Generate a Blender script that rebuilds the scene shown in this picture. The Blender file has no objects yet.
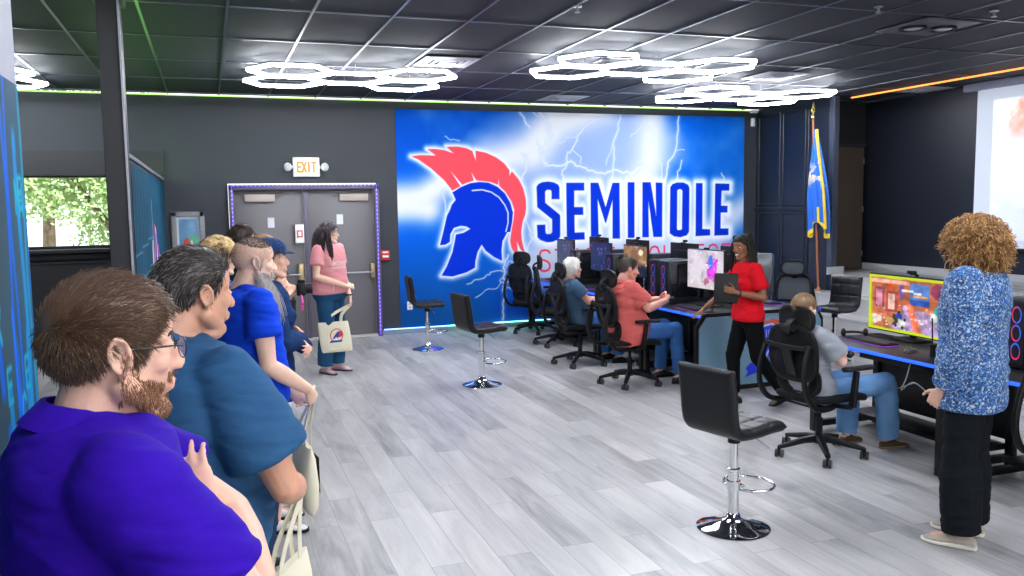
LAMP_E=30; WORLD_E=1.45; EXPO=.93
import bpy, bmesh, math, random
import numpy as np
from mathutils import Vector, Matrix, noise
PI=math.pi
SC=bpy.context.scene
COL=SC.collection
R_=math.radians
# ---------------------------------------------------------------- camera
CAMH=1.85; FPX=848.745; YAW=.341631; PITCH=.0970003; ROLL=-.0146466
def _cam():
    cy,sy=math.cos(YAW),math.sin(YAW)
    fwd=Vector((sy*math.cos(PITCH),cy*math.cos(PITCH),-math.sin(PITCH)))
    right=Vector((cy,-sy,0)); up=right.cross(fwd)
    r2=right*math.cos(ROLL)+up*math.sin(ROLL); u2=-right*math.sin(ROLL)+up*math.cos(ROLL)
    return r2,u2,fwd
CA,CB,CC=_cam()
def ray(x,y): return CC+CA*((x-512)/FPX)-CB*((y-288)/FPX)
def atY(x,y,Y):
    d=ray(x,y); p=d*(Y/d.y); return Vector((p.x,p.y,p.z+CAMH))
def atX(x,y,X):
    d=ray(x,y); p=d*(X/d.x); return Vector((p.x,p.y,p.z+CAMH))
def atZ(x,y,z=0):
    d=ray(x,y); p=d*((z-CAMH)/d.z); return Vector((p.x,p.y,z))
def atD(x,y,d):
    p=ray(x,y)*d; return Vector((p.x,p.y,p.z+CAMH))
cam_d=bpy.data.cameras.new('camera'); cam=bpy.data.objects.new('camera',cam_d); COL.objects.link(cam)
cam_d.sensor_width=36; cam_d.lens=FPX*36/1024; cam_d.clip_start=.05; cam_d.clip_end=400
m=Matrix((( CA.x,CB.x,-CC.x,0),(CA.y,CB.y,-CC.y,0),(CA.z,CB.z,-CC.z,CAMH),(0,0,0,1)))
cam.matrix_world=m; SC.camera=cam
# ---------------------------------------------------------------- materials
def lin(h):
    if isinstance(h,str):
        h=h.lstrip('#'); c=[int(h[i:i+2],16)/255 for i in (0,2,4)]
    else: c=list(h)
    return tuple((v/12.92 if v<=.04045 else ((v+.055)/1.055)**2.4) for v in c)
MATS={}
def mat(name,col,rough=.5,metal=0,bump=0,bscale=40,vary=0,vscale=8,sheen=0,coat=0,spec=.5,sss=0,stretch=None,bdist=.01):
    if name in MATS: return MATS[name]
    m=bpy.data.materials.new(name); m.use_nodes=True; nt=m.node_tree; N=nt.nodes; L=nt.links
    b=N['Principled BSDF']; c=lin(col)
    b.inputs['Base Color'].default_value=(*c,1); b.inputs['Roughness'].default_value=rough
    b.inputs['Metallic'].default_value=metal; b.inputs['Specular IOR Level'].default_value=spec
    b.inputs['Coat Weight'].default_value=coat; b.inputs['Sheen Weight'].default_value=sheen
    if sss: b.inputs['Subsurface Weight'].default_value=sss; b.inputs['Subsurface Radius'].default_value=(.02,.008,.005); b.inputs['Subsurface Scale'].default_value=.5
    tc=N.new('ShaderNodeTexCoord'); mp=N.new('ShaderNodeMapping'); L.new(tc.outputs['Object'],mp.inputs[0])
    if stretch: mp.inputs['Scale'].default_value=stretch
    if vary:
        n=N.new('ShaderNodeTexNoise'); n.inputs['Scale'].default_value=vscale; n.inputs['Detail'].default_value=4
        L.new(mp.outputs[0],n.inputs['Vector'])
        mx=N.new('ShaderNodeMix'); mx.data_type='RGBA'
        mx.inputs[6].default_value=(*[v*(1-vary) for v in c],1); mx.inputs[7].default_value=(*[min(1,v*(1+vary)) for v in c],1)
        L.new(n.outputs[0],mx.inputs[0]); L.new(mx.outputs[2],b.inputs['Base Color'])
    if bump:
        n=N.new('ShaderNodeTexNoise'); n.inputs['Scale'].default_value=bscale; n.inputs['Detail'].default_value=3
        L.new(mp.outputs[0],n.inputs['Vector'])
        bp=N.new('ShaderNodeBump'); bp.inputs['Strength'].default_value=bump; bp.inputs['Distance'].default_value=bdist
        L.new(n.outputs[0],bp.inputs['Height']); L.new(bp.outputs[0],b.inputs['Normal'])
    MATS[name]=m; return m
def emis(name,col,strength):
    if name in MATS: return MATS[name]
    m=bpy.data.materials.new(name); m.use_nodes=True; nt=m.node_tree
    b=nt.nodes['Principled BSDF']; c=lin(col)
    b.inputs['Base Color'].default_value=(*c,1); b.inputs['Emission Color'].default_value=(*c,1); b.inputs['Emission Strength'].default_value=strength
    MATS[name]=m; return m
def vcol_mat(name,rough=.5,emit=0,coat=0,spec=.5,dark=False):
    m=bpy.data.materials.new(name); m.use_nodes=True; nt=m.node_tree; b=nt.nodes['Principled BSDF']
    a=nt.nodes.new('ShaderNodeVertexColor'); a.layer_name='print'
    if dark: b.inputs['Base Color'].default_value=(.01,.01,.012,1)
    else: nt.links.new(a.outputs[0],b.inputs['Base Color'])
    b.inputs['Roughness'].default_value=rough; b.inputs['Coat Weight'].default_value=coat
    b.inputs['Specular IOR Level'].default_value=spec
    if emit: 
        nt.links.new(a.outputs[0],b.inputs['Emission Color']); b.inputs['Emission Strength'].default_value=emit
    return m
# ---------------------------------------------------------------- mesh builder
class MB:
    def __init__(s): s.v=[]; s.f=[]; s.mi=[]; s.cur=0; s.M=None
    def add(s,vs,fs):
        o=len(s.v)
        if s.M is not None: vs=[s.M@Vector(v) for v in vs]
        s.v.extend([tuple(v) for v in vs]); s.f.extend([tuple(i+o for i in f) for f in fs]); s.mi.extend([s.cur]*len(fs)); return s
    def box(s,c,d,bev=0,rot=None,seg=2):
        x,y,z=[k/2 for k in d]
        if not bev:
            vs=[(i*x,j*y,k*z) for i in (-1,1) for j in (-1,1) for k in (-1,1)]
            fs=[(0,1,3,2),(4,6,7,5),(0,4,5,1),(2,3,7,6),(0,2,6,4),(1,5,7,3)]
        else:
            bm=bmesh.new(); bmesh.ops.create_cube(bm,size=1)
            for v in bm.verts: v.co=Vector((v.co.x*2*x,v.co.y*2*y,v.co.z*2*z))
            bmesh.ops.bevel(bm,geom=bm.edges[:],offset=min(bev,.49*min(d)),segments=seg,affect='EDGES',profile=.5)
            bm.verts.index_update(); vs=[tuple(v.co) for v in bm.verts]; fs=[tuple(v.index for v in f.verts) for f in bm.faces]; bm.free()
        R=Matrix.Identity(3) if rot is None else (rot if isinstance(rot,Matrix) else Matrix.Rotation(rot,3,'Z'))
        c=Vector(c); return s.add([R@Vector(v)+c for v in vs],fs)
    def rings(s,rs,cap=True,closed=False):
        n=len(rs[0]); vs=[p for r in rs for p in r]; fs=[]; m=len(rs)
        for i in range(m if closed else m-1):
            a=i*n; b=((i+1)%m)*n
            for j in range(n): k=(j+1)%n; fs.append((a+j,a+k,b+k,b+j))
        if cap and not closed: fs.append(tuple(range(n))[::-1]); fs.append(tuple((m-1)*n+j for j in range(n)))
        return s.add(vs,fs)
    def tube(s,pts,r,n=10,flat=None,up=None,cap=True,closed=False,sm=0,roundcap=False):
        P=[Vector(p) for p in pts]
        rr=list(r) if isinstance(r,(list,tuple)) else [r]*len(P)
        if sm:
            Q=[];q=[]
            for i in range(len(P)-1):
                p0=P[max(i-1,0)];p1=P[i];p2=P[i+1];p3=P[min(i+2,len(P)-1)]
                for k in range(sm):
                    t=k/sm; Q.append(.5*((2*p1)+(-p0+p2)*t+(2*p0-5*p1+4*p2-p3)*t*t+(-p0+3*p1-3*p2+p3)*t**3)); q.append(rr[i]*(1-t)+rr[i+1]*t)
            Q.append(P[-1]);q.append(rr[-1]);P=Q;rr=q
        m=len(P); T=[]
        for i in range(m):
            if closed: t=P[(i+1)%m]-P[i-1]
            else: t=P[min(i+1,m-1)]-P[max(i-1,0)]
            T.append(t.normalized() if t.length>1e-9 else Vector((0,0,1)))
        u=Vector(up) if up else (Vector((0,0,1)) if abs(T[0].z)<.9 else Vector((1,0,0)))
        rs=[]
        for i in range(m):
            if up: u=Vector(up)
            w=T[i].cross(u)
            if w.length<1e-6: w=T[i].orthogonal()
            w.normalize(); u=w.cross(T[i]).normalized()
            a,b=(1,1) if not flat else flat
            rs.append([P[i]+(w*math.cos(2*PI*j/n)*a+u*math.sin(2*PI*j/n)*b)*rr[i] for j in range(n)])
        return s.rings(rs,cap,closed)
    def bar(s,pts,w,h,up=(0,0,1),sm=0,closed=False,bev=.25):
        # sweep of a rounded rectangle w (sideways) by h (along up)
        P=[Vector(p) for p in pts]
        if sm:
            Q=[]
            for i in range(len(P)-1):
                p0=P[max(i-1,0)];p1=P[i];p2=P[i+1];p3=P[min(i+2,len(P)-1)]
                for k in range(sm):
                    t=k/sm; Q.append(.5*((2*p1)+(-p0+p2)*t+(2*p0-5*p1+4*p2-p3)*t*t+(-p0+3*p1-3*p2+p3)*t**3))
            Q.append(P[-1]);P=Q
        m=len(P); W=w if isinstance(w,(list,tuple)) else [w]*m; Hh=h if isinstance(h,(list,tuple)) else [h]*m
        if len(W)!=m: W=[W[0]+(W[-1]-W[0])*i/(m-1) for i in range(m)]
        if len(Hh)!=m: Hh=[Hh[0]+(Hh[-1]-Hh[0])*i/(m-1) for i in range(m)]
        rs=[]; u=Vector(up)
        for i in range(m):
            t=(P[(i+1)%m]-P[i-1]) if closed else (P[min(i+1,m-1)]-P[max(i-1,0)])
            t.normalize(); sd=t.cross(u)
            if sd.length<1e-5: sd=t.orthogonal()
            sd.normalize(); uu=sd.cross(t).normalized()
            a=W[i]/2;b=Hh[i]/2;c=min(a,b)*bev
            rs.append([P[i]+sd*x+uu*y for x,y in ((a,b-c),(a-c,b),(-a+c,b),(-a,b-c),(-a,-b+c),(-a+c,-b),(a-c,-b),(a,-b+c))])
        return s.rings(rs,True,closed)
    def lathe(s,prof,n=32,c=(0,0,0),cap=True):
        c=Vector(c); rs=[[c+Vector((r*math.cos(2*PI*j/n),r*math.sin(2*PI*j/n),z)) for j in range(n)] for r,z in prof]
        return s.rings(rs,cap)
    def ell(s,c,r,rot=None,nu=16,nv=10):
        c=Vector(c); R=rot if rot is not None else Matrix.Identity(3)
        if not isinstance(r,(list,tuple)): r=(r,r,r)
        vs=[];fs=[]
        for i in range(1,nv):
            a=PI*i/nv
            for j in range(nu):
                b=2*PI*j/nu; vs.append(c+R@Vector((r[0]*math.sin(a)*math.cos(b),r[1]*math.sin(a)*math.sin(b),r[2]*math.cos(a))))
        t=len(vs); vs.append(c+R@Vector((0,0,r[2]))); vs.append(c-R@Vector((0,0,r[2])))
        for i in range(nv-2):
            for j in range(nu): k=(j+1)%nu; fs.append((i*nu+j,(i+1)*nu+j,(i+1)*nu+k,i*nu+k))
        for j in range(nu): k=(j+1)%nu; fs.append((t,j,k)); fs.append((t+1,(nv-2)*nu+k,(nv-2)*nu+j))
        return s.add(vs,fs)
    def cap_(s,p0,p1,r0,r1,n=14,flat=None,up=None):
        # tapered capsule
        p0=Vector(p0);p1=Vector(p1);d=p1-p0;l=d.length or 1e-6;t=d/l
        pts=[];rr=[]
        for a in (-90,-60,-30): pts.append(p0+t*r0*math.sin(R_(a))); rr.append(max(r0*math.cos(R_(a)),1e-4))
        pts.append(p0);rr.append(r0);pts.append(p1);rr.append(r1)
        for a in (30,60,90): pts.append(p1+t*r1*math.sin(R_(a))); rr.append(max(r1*math.cos(R_(a)),1e-4))
        u=Vector(up) if up else (Vector((0,0,1)) if abs(t.z)<.9 else Vector((1,0,0)))
        w=t.cross(u).normalized(); u=w.cross(t); a,b=flat or (1,1)
        return s.rings([[P+(w*math.cos(2*PI*j/n)*a+u*math.sin(2*PI*j/n)*b)*r for j in range(n)] for P,r in zip(pts,rr)])
    def poly(s,pts,th,axis='y'):
        # 2D outline (x,z) extruded along y by th (front at y=0)
        n=len(pts); vs=[(x,0,z) for x,z in pts]+[(x,th,z) for x,z in pts]
        fs=[tuple(range(n)),tuple(range(2*n-1,n-1,-1))]+[(i,i+n,(i+1)%n+n,(i+1)%n) for i in range(n)]
        return s.add(vs,fs)
    def build(s,name,mt,parent=None,smooth=True,ang=.7,loc=None,rot=None):
        me=bpy.data.meshes.new(name); me.from_pydata(s.v,[],s.f)
        ms=mt if isinstance(mt,(list,tuple)) else [mt]
        for q in ms: me.materials.append(q)
        if len(ms)>1: me.polygons.foreach_set('material_index',s.mi)
        bm=bmesh.new(); bm.from_mesh(me); bmesh.ops.recalc_face_normals(bm,faces=bm.faces[:]); bm.to_mesh(me); bm.free()
        if smooth:
            me.polygons.foreach_set('use_smooth',[True]*len(me.polygons)); me.set_sharp_from_angle(angle=ang)
        me.update()
        o=bpy.data.objects.new(name,me); COL.objects.link(o)
        if parent: o.parent=parent
        if loc: o.location=loc
        if rot: o.rotation_euler=rot
        return o
def tag(o,label=None,cat=None,group=None,kind=None):
    if label: o['label']=label
    if cat: o['category']=cat
    if group: o['group']=group
    if kind: o['kind']=kind
    return o
def thing(name,label,cat,loc=(0,0,0),rz=0,group=None):
    o=bpy.data.objects.new(name,None); o.empty_display_size=.1; COL.objects.link(o); o.location=loc; o.rotation_euler=(0,0,rz)
    return tag(o,label,cat,group)
def struct(name,mb,mt,**k):
    o=mb.build(name,mt,**k); o['kind']='structure'; return o
def dup(root,loc=None,rz=None,label=None,group=None):
    def cp(o,p):
        c=o.copy(); COL.objects.link(c); c.parent=p
        for ch in KIDS.get(o.name,[]) or [x for x in bpy.data.objects if x.parent==o]: cp(ch,c)
        return c
    r=cp(root,None)
    if loc is not None: r.location=loc
    if rz is not None: r.rotation_euler=(0,0,rz)
    if label: r['label']=label
    if group: r['group']=group
    return r
KIDS={}
def quad_grid(name,mt,W,Hh,nx,ny,fn,parent=None,th=.004):
    """flat printed panel in the local XZ plane, front towards -Y; fn(u,v)->(n,3) sRGB, u right, v up in 0..1"""
    u,v=np.meshgrid(np.linspace(0,1,nx),np.linspace(0,1,ny)); u=u.ravel();v=v.ravel()
    co=np.zeros((nx*ny+4,3)); co[:nx*ny,0]=u*W; co[:nx*ny,2]=v*Hh; co[nx*ny:]=[(0,th,0),(W,th,0),(W,th,Hh),(0,th,Hh)]
    i=np.arange(nx-1)[None,:]+nx*np.arange(ny-1)[:,None]; i=i.ravel()
    q=np.stack([i,i+1,i+nx+1,i+nx],1)
    me=bpy.data.meshes.new(name); b=nx*ny; cr=[0,nx-1,nx*ny-1,nx*(ny-1)]
    ex=np.array([[b+3,b+2,b+1,b]])
    allq=np.concatenate([q,ex]); me.vertices.add(len(co)); me.vertices.foreach_set('co',co.ravel())
    me.loops.add(allq.size); me.loops.foreach_set('vertex_index',allq.ravel().astype(np.int32))
    me.polygons.add(len(allq)); me.polygons.foreach_set('loop_start',(np.arange(len(allq))*4).astype(np.int32))
    me.update(calc_edges=True); me.validate()
    c=np.clip(fn(u,v),0,1); c=np.where(c<=.04045,c/12.92,((c+.055)/1.055)**2.4)
    a=me.color_attributes.new('print','FLOAT_COLOR','POINT'); full=np.zeros((len(co),4)); full[:,3]=1; full[:b,:3]=c
    a.data.foreach_set('color',full.ravel().astype(np.float32))
    me.materials.append(mt); o=bpy.data.objects.new(name,me); COL.objects.link(o)
    if parent: o.parent=parent
    return o
def vnoise(x,y,seed=0):
    x=np.asarray(x,float);y=np.asarray(y,float); xi=np.floor(x);yi=np.floor(y);fx=x-xi;fy=y-yi
    fx=fx*fx*(3-2*fx);fy=fy*fy*(3-2*fy)
    def h(a,b): 
        s=np.sin(a*127.1+b*311.7+seed*74.7)*43758.5453; return s-np.floor(s)
    return (h(xi,yi)*(1-fx)+h(xi+1,yi)*fx)*(1-fy)+(h(xi,yi+1)*(1-fx)+h(xi+1,yi+1)*fx)*fy
def fbm(x,y,seed=0,o=4):
    r=0;a=.5
    for k in range(o): r=r+a*vnoise(x*2**k,y*2**k,seed+k); a*=.5
    return r
def segd(x,y,pts):
    """distance from points to polyline"""
    d=np.full(x.shape,1e9)
    for (x0,y0),(x1,y1) in zip(pts[:-1],pts[1:]):
        dx,dy=x1-x0,y1-y0; t=np.clip(((x-x0)*dx+(y-y0)*dy)/(dx*dx+dy*dy+1e-12),0,1)
        d=np.minimum(d,np.hypot(x-x0-t*dx,y-y0-t*dy))
    return d
def inside(x,y,pts):
    r=np.zeros(x.shape,bool); n=len(pts)
    for i in range(n):
        (x0,y0),(x1,y1)=pts[i],pts[(i+1)%n]
        if y0==y1: continue
        c=((y0>y)!=(y1>y))&(x<(x1-x0)*(y-y0)/(y1-y0)+x0); r^=c
    return r
def sd(x,y,pts): # signed distance, negative inside
    d=segd(x,y,list(pts)+[pts[0]]); return np.where(inside(x,y,pts),-d,d)
def lerp(a,b,t): t=np.clip(t,0,1)[...,None]; return a*(1-t)+b*t
def rgb(*h): return [np.array([int(q[i:i+2],16)/255 for i in (0,2,4)]) for q in h] if len(h)>1 else np.array([int(h[0][i:i+2],16)/255 for i in (0,2,4)])
STROKES={ # simple line letters on a 0..1 x 0..1 box
'S':[[(.95,.86),(.8,.97),(.5,1),(.2,.97),(.05,.82),(.08,.66),(.25,.56),(.75,.45),(.93,.33),(.95,.18),(.8,.04),(.5,0),(.2,.03),(.05,.15)]],
'T':[[(0,1),(1,1)],[(.5,1),(.5,0)]],'A':[[(0,0),(.5,1),(1,0)],[(.18,.35),(.82,.35)]],
'E':[[(1,1),(0,1),(0,0),(1,0)],[(0,.52),(.85,.52)]],'C':[[(1,.8),(.8,.96),(.5,1),(.2,.94),(.03,.7),(0,.5),(.03,.3),(.2,.06),(.5,0),(.8,.04),(1,.2)]],
'O':[[(.5,1),(.2,.94),(.03,.7),(0,.5),(.03,.3),(.2,.06),(.5,0),(.8,.06),(.97,.3),(1,.5),(.97,.7),(.8,.94),(.5,1)]],
'L':[[(0,1),(0,0),(1,0)]],'G':[[(1,.8),(.8,.96),(.5,1),(.2,.94),(.03,.7),(0,.5),(.03,.3),(.2,.06),(.5,0),(.8,.04),(1,.2),(1,.45),(.55,.45)]],
'X':[[(0,0),(1,1)],[(0,1),(1,0)]],'I':[[(.5,0),(.5,1)]],'M':[[(0,0),(0,1),(.5,.35),(1,1),(1,0)]],'N':[[(0,0),(0,1),(1,0),(1,1)]],
'F':[[(1,1),(0,1),(0,0)],[(0,.52),(.85,.52)]],'R':[[(0,0),(0,1),(.75,1),(1,.85),(1,.65),(.75,.5),(0,.5)],[(.5,.5),(1,0)]],
'P':[[(0,0),(0,1),(.75,1),(1,.85),(1,.65),(.75,.5),(0,.5)]],'U':[[(0,1),(0,.2),(.2,0),(.8,0),(1,.2),(1,1)]],'V':[[(0,1),(.5,0),(1,1)]],
'D':[[(0,0),(0,1),(.6,1),(1,.75),(1,.25),(.6,0),(0,0)]],'H':[[(0,0),(0,1)],[(1,0),(1,1)],[(0,.5),(1,.5)]],'3':[[(0,1),(1,1),(.45,.58),(.9,.45),(1,.2),(.7,0),(.2,0),(0,.15)]],
'K':[[(0,0),(0,1)],[(1,1),(0,.45),(1,0)]],'Y':[[(0,1),(.5,.5),(1,1)],[(.5,.5),(.5,0)]],'B':[[(0,0),(0,1),(.75,1),(.9,.75),(.75,.53),(0,.53)],[(.75,.53),(1,.27),(.75,0),(0,0)]],
'1':[[(.2,.8),(.5,1),(.5,0)]],'0':[[(.5,1),(0,.7),(0,.3),(.5,0),(1,.3),(1,.7),(.5,1)]],'<':[[(1,1),(0,.5),(1,0)]],' ':[]}
def textd(x,y,txt,x0,y0,w,h,gap):
    d=np.full(x.shape,1e9)
    for i,ch in enumerate(txt):
        for st in STROKES.get(ch,[]): d=np.minimum(d,segd(x,y,[(x0+i*(w+gap)+px*w,y0+py*h) for px,py in st]))
    return d
# ================================================================ SHELL
YB=12.18; CH=3.37; XS=8.72
M_wall=mat('charcoal_paint','#2a2f37',.6,vary=.12,vscale=1.3,bump=.15,bscale=60,bdist=.002)
M_black=mat('black_wall_paint','#1b1d22',.5,bump=.1,bscale=60,bdist=.002)
M_navy=mat('dark_navy_paint','#171d29',.4,bump=.1,bscale=60,bdist=.002)
M_trim=mat('black_trim','#1e2126',.45)
M_base=mat('grey_baseboard','#8f9295',.5)
M_chrome=mat('chrome','#e8eaec',.06,1)
M_steel=mat('steel','#a9abae',.3,1)
M_blackplastic=mat('black_plastic','#0b0c0d',.5,spec=.3,bump=.05,bscale=200,bdist=.001)
M_white=mat('white_plastic','#e9e9e6',.4)
# floor : grey wood planks along Y
fm=bpy.data.materials.new('grey_plank_floor'); fm.use_nodes=True; nt=fm.node_tree; N=nt.nodes; L=nt.links; b=N['Principled BSDF']
tc=N.new('ShaderNodeTexCoord'); sp=N.new('ShaderNodeMapping'); sp.inputs['Rotation'].default_value=(0,0,PI/2); sp.inputs['Location'].default_value=(0,.09,0); L.new(tc.outputs['Object'],sp.inputs[0])
br=N.new('ShaderNodeTexBrick'); br.offset=.37; br.offset_frequency=2; br.inputs['Scale'].default_value=1; br.inputs['Brick Width'].default_value=1.22; br.inputs['Row Height'].default_value=.182
br.inputs['Mortar Size'].default_value=.0018; br.inputs['Mortar Smooth'].default_value=.4; br.inputs['Bias'].default_value=0
br.inputs['Color1'].default_value=(0,0,0,1); br.inputs['Color2'].default_value=(1,1,1,1); br.inputs['Mortar'].default_value=(.5,.5,.5,1)
L.new(sp.outputs[0],br.inputs['Vector'])
add=N.new('ShaderNodeVectorMath'); add.operation='MULTIPLY_ADD'; add.inputs[1].default_value=(9,9,9); L.new(br.outputs['Color'],add.inputs[0]); L.new(tc.outputs['Object'],add.inputs[2])
mp=N.new('ShaderNodeMapping'); mp.inputs['Scale'].default_value=(5,.7,1); L.new(add.outputs[0],mp.inputs[0])
n1=N.new('ShaderNodeTexNoise'); n1.inputs['Scale'].default_value=1.6; n1.inputs['Detail'].default_value=6; n1.inputs['Roughness'].default_value=.6; n1.inputs['Distortion'].default_value=.6; L.new(mp.outputs[0],n1.inputs['Vector'])
mp2=N.new('ShaderNodeMapping'); mp2.inputs['Scale'].default_value=(45,1.6,1); L.new(add.outputs[0],mp2.inputs[0])
n2=N.new('ShaderNodeTexNoise'); n2.inputs['Scale'].default_value=1.5; n2.inputs['Detail'].default_value=5; L.new(mp2.outputs[0],n2.inputs['Vector'])
def math_(op,a,bv,nt=nt):
    q=nt.nodes.new('ShaderNodeMath'); q.operation=op
    for i,k in enumerate((a,bv)):
        if isinstance(k,(int,float)): q.inputs[i].default_value=k
        else: nt.links.new(k,q.inputs[i])
    return q.outputs[0]
tot=math_('ADD',math_('ADD',math_('MULTIPLY',n1.outputs[0],.72),math_('MULTIPLY',n2.outputs[0],.16)),math_('MULTIPLY',br.outputs['Color'],.26))
cr=N.new('ShaderNodeValToRGB'); cr.color_ramp.elements[0].position=.34; cr.color_ramp.elements[0].color=(*lin('#828180'),1)
cr.color_ramp.elements[1].position=.82; cr.color_ramp.elements[1].color=(*lin('#c6c4c1'),1)
e=cr.color_ramp.elements.new(.55); e.color=(*lin('#aaa9a9'),1)
L.new(tot,cr.inputs[0])
mx=N.new('ShaderNodeMix'); mx.data_type='RGBA'; L.new(br.outputs['Fac'],mx.inputs[0]); L.new(cr.outputs[0],mx.inputs[6]); mx.inputs[7].default_value=(*lin('#77787b'),1)
L.new(mx.outputs[2],b.inputs['Base Color']); b.inputs['Roughness'].default_value=.38
bp=N.new('ShaderNodeBump'); bp.inputs['Strength'].default_value=.12; bp.inputs['Distance'].default_value=.003; L.new(n2.outputs[0],bp.inputs['Height']); L.new(bp.outputs[0],b.inputs['Normal'])
M_floor=fm
X0,X1,Y0,Y1=-4.2,9.95,-5.5,YB
struct('floor',MB().box(((X0+X1)/2,(Y0+Y1)/2,-.05),(X1-X0,Y1-Y0,.1)),M_floor,smooth=False)
# ceiling : dark tiles with a T grid of separate bars
M_tile=mat('charcoal_ceiling_tile','#272a33',.75,vary=.2,vscale=3,bump=.3,bscale=250,bdist=.002)
struct('ceiling',MB().box(((X0+X1)/2,(Y0+Y1)/2,CH+.06),(X1-X0,Y1-Y0,.1)),M_tile,smooth=False)
M_grid=mat('grey_ceiling_grid_metal','#595d68',.32,.6)
g=MB()
x=.21-.632*7
gxs=[]
while x<X1: 
    if x>X0: gxs.append(x)
    x+=.632
gys=[]; y=9.45-1.27*12
while y<Y1:
    if y>Y0: gys.append(y)
    y+=1.27
for x in gxs: g.box((x,(Y0+Y1)/2,CH+.006),(.022,Y1-Y0,.016))
for y in gys: g.box(((X0+X1)/2,y,CH+.007),(X1-X0,.022,.014))
struct('trim_1',g,M_grid,smooth=False)
# back wall with window opening on the left
wx0,wx1,wz0,wz1=-2.35,-1.17,1.385,2.31
T=.16
w=MB()
def wallseg(mb,xa,xb,za,zb): mb.box(((xa+xb)/2,YB+T/2,(za+zb)/2),(xb-xa,T,zb-za))
wallseg(w,X0,wx0,0,CH); wallseg(w,wx0,wx1,0,wz0); wallseg(w,wx0,wx1,wz1,CH)
wallseg(w,wx1,.27,0,CH); wallseg(w,.27,2.31,2.2,CH); wallseg(w,2.31,X1,0,CH)
struct('wall_back',w,M_wall,smooth=False)
# black lining round the window
w=MB()
w.box(((X0+-.52)/2,YB-.03,(wz1+2.62)/2),(-.52-X0,.06,2.62-wz1)).box(((X0+-.52)/2,YB-.03,.6),(-.52-X0,.06,1.2))
w.box(((wx1-.52)/2,YB-.03,1.76),(-.52-wx1,.06,1.12)).box(((X0+wx0)/2,YB-.03,1.76),(wx0-X0,.06,1.12))
struct('trim_2',w,M_black,smooth=False)
wf=MB()
wf.box(((wx0+wx1)/2,YB-.08,1.35),(wx1-wx0+.12,.12,.05),.008).box(((wx0+wx1)/2,YB-.05,1.28),(wx1-wx0+.06,.06,.07),.008).box(((wx0+wx1)/2,YB-.05,1.2),(wx1-wx0+.06,.05,.03),.005)
for (cx,cz,sx,sz) in (((wx0+wx1)/2,wz0+.015,wx1-wx0,.03),((wx0+wx1)/2,wz1-.012,wx1-wx0,.024),(wx0+.015,(wz0+wz1)/2,.03,wz1-wz0),(wx1-.015,(wz0+wz1)/2,.03,wz1-wz0)):
    wf.box((cx,YB+.05,cz),(sx,.05,sz),.004)
o=struct('window_1',wf,M_black)
gm=bpy.data.materials.new('window_glass'); gm.use_nodes=True; nt=gm.node_tree; b=nt.nodes['Principled BSDF']
b.inputs['Base Color'].default_value=(.92,.98,.95,1); b.inputs['Roughness'].default_value=0; b.inputs['Transmission Weight'].default_value=1; b.inputs['IOR'].default_value=1.02
MB().box(((wx0+wx1)/2,YB+.055,(wz0+wz1)/2),(wx1-wx0-.05,.006,wz1-wz0-.05)).build('pane',gm,o,smooth=False)
# side walls
struct('wall_left',MB().box((X0-.05,(Y0+Y1)/2,CH/2),(.1,Y1-Y0,CH)),M_wall,smooth=False)
# near partition (printed panel below, grey wall above) and far partition
PX=-.53
M_greywall=mat('light_grey_paint','#8d8f9c',.6)
near=MB().box((PX-.09,(2.98+Y0)/2,CH/2),(.18,2.98-Y0,CH))
struct('wall_partition_near',near,M_greywall,smooth=False)
struct('wall_partition_far',MB().box((PX-.07,(6.85+YB)/2,1.12),(.13,YB-6.85,2.24)),M_wall,smooth=False)
struct('trim_3',MB().box((PX-.068,(6.85+YB)/2,2.255),(.16,YB-6.85,.035),.004),mat('grey_cap_rail','#6e727b',.5))
# dark post
post=MB().box((PX-.06,6.72,CH/2),(.14,.28,CH),.004).box((PX-.06,6.72,CH-.03),(.2,.34,.06),.004)
struct('wall_post',post,mat('post_paint','#1c1f24',.5),smooth=False)
struct('trim_4',MB().box((PX+.012,6.56,CH/2),(.016,.012,CH),.002),mat('pale_corner_bead','#9a9da5',.4),smooth=False)
# proscenium wall (panelled) X=XS
YP=10.3
w=MB().box((XS+.04,(YP+YB)/2,CH/2),(.08,YB-YP,CH))
struct('wall_right',w,M_navy,smooth=False)
w=MB()
def mould(y0,y1,z0,z1,t=.018,wd=.035):
    for (cy,cz,sy,sz) in (((y0+y1)/2,z0,y1-y0,wd),((y0+y1)/2,z1,y1-y0,wd),(y0,(z0+z1)/2,wd,z1-z0),(y1,(z0+z1)/2,wd,z1-z0)):
        w.box((XS-t/2,cy,cz),(t,sy,sz),.006,seg=1)
for (ya,yb) in ((11.55,12.1),(10.93,11.47),(10.4,10.86)):
    mould(ya,yb,.2,1.66); mould(ya,yb,1.8,3.25)
w.box((XS-.015,(YP+YB)/2,1.73),(.03,YB-YP,.05),.006)
struct('trim_5',w,M_navy,smooth=False)
struct('trim_6',MB().box((XS+.03,YP-.012,CH/2+.38),(.09,.024,CH-.76),.004).box((XS-.012,YP+.03,CH/2+.38),(.024,.1,CH-.76),.004),mat('slate_corner_trim','#3b4252',.4),smooth=False)
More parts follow.
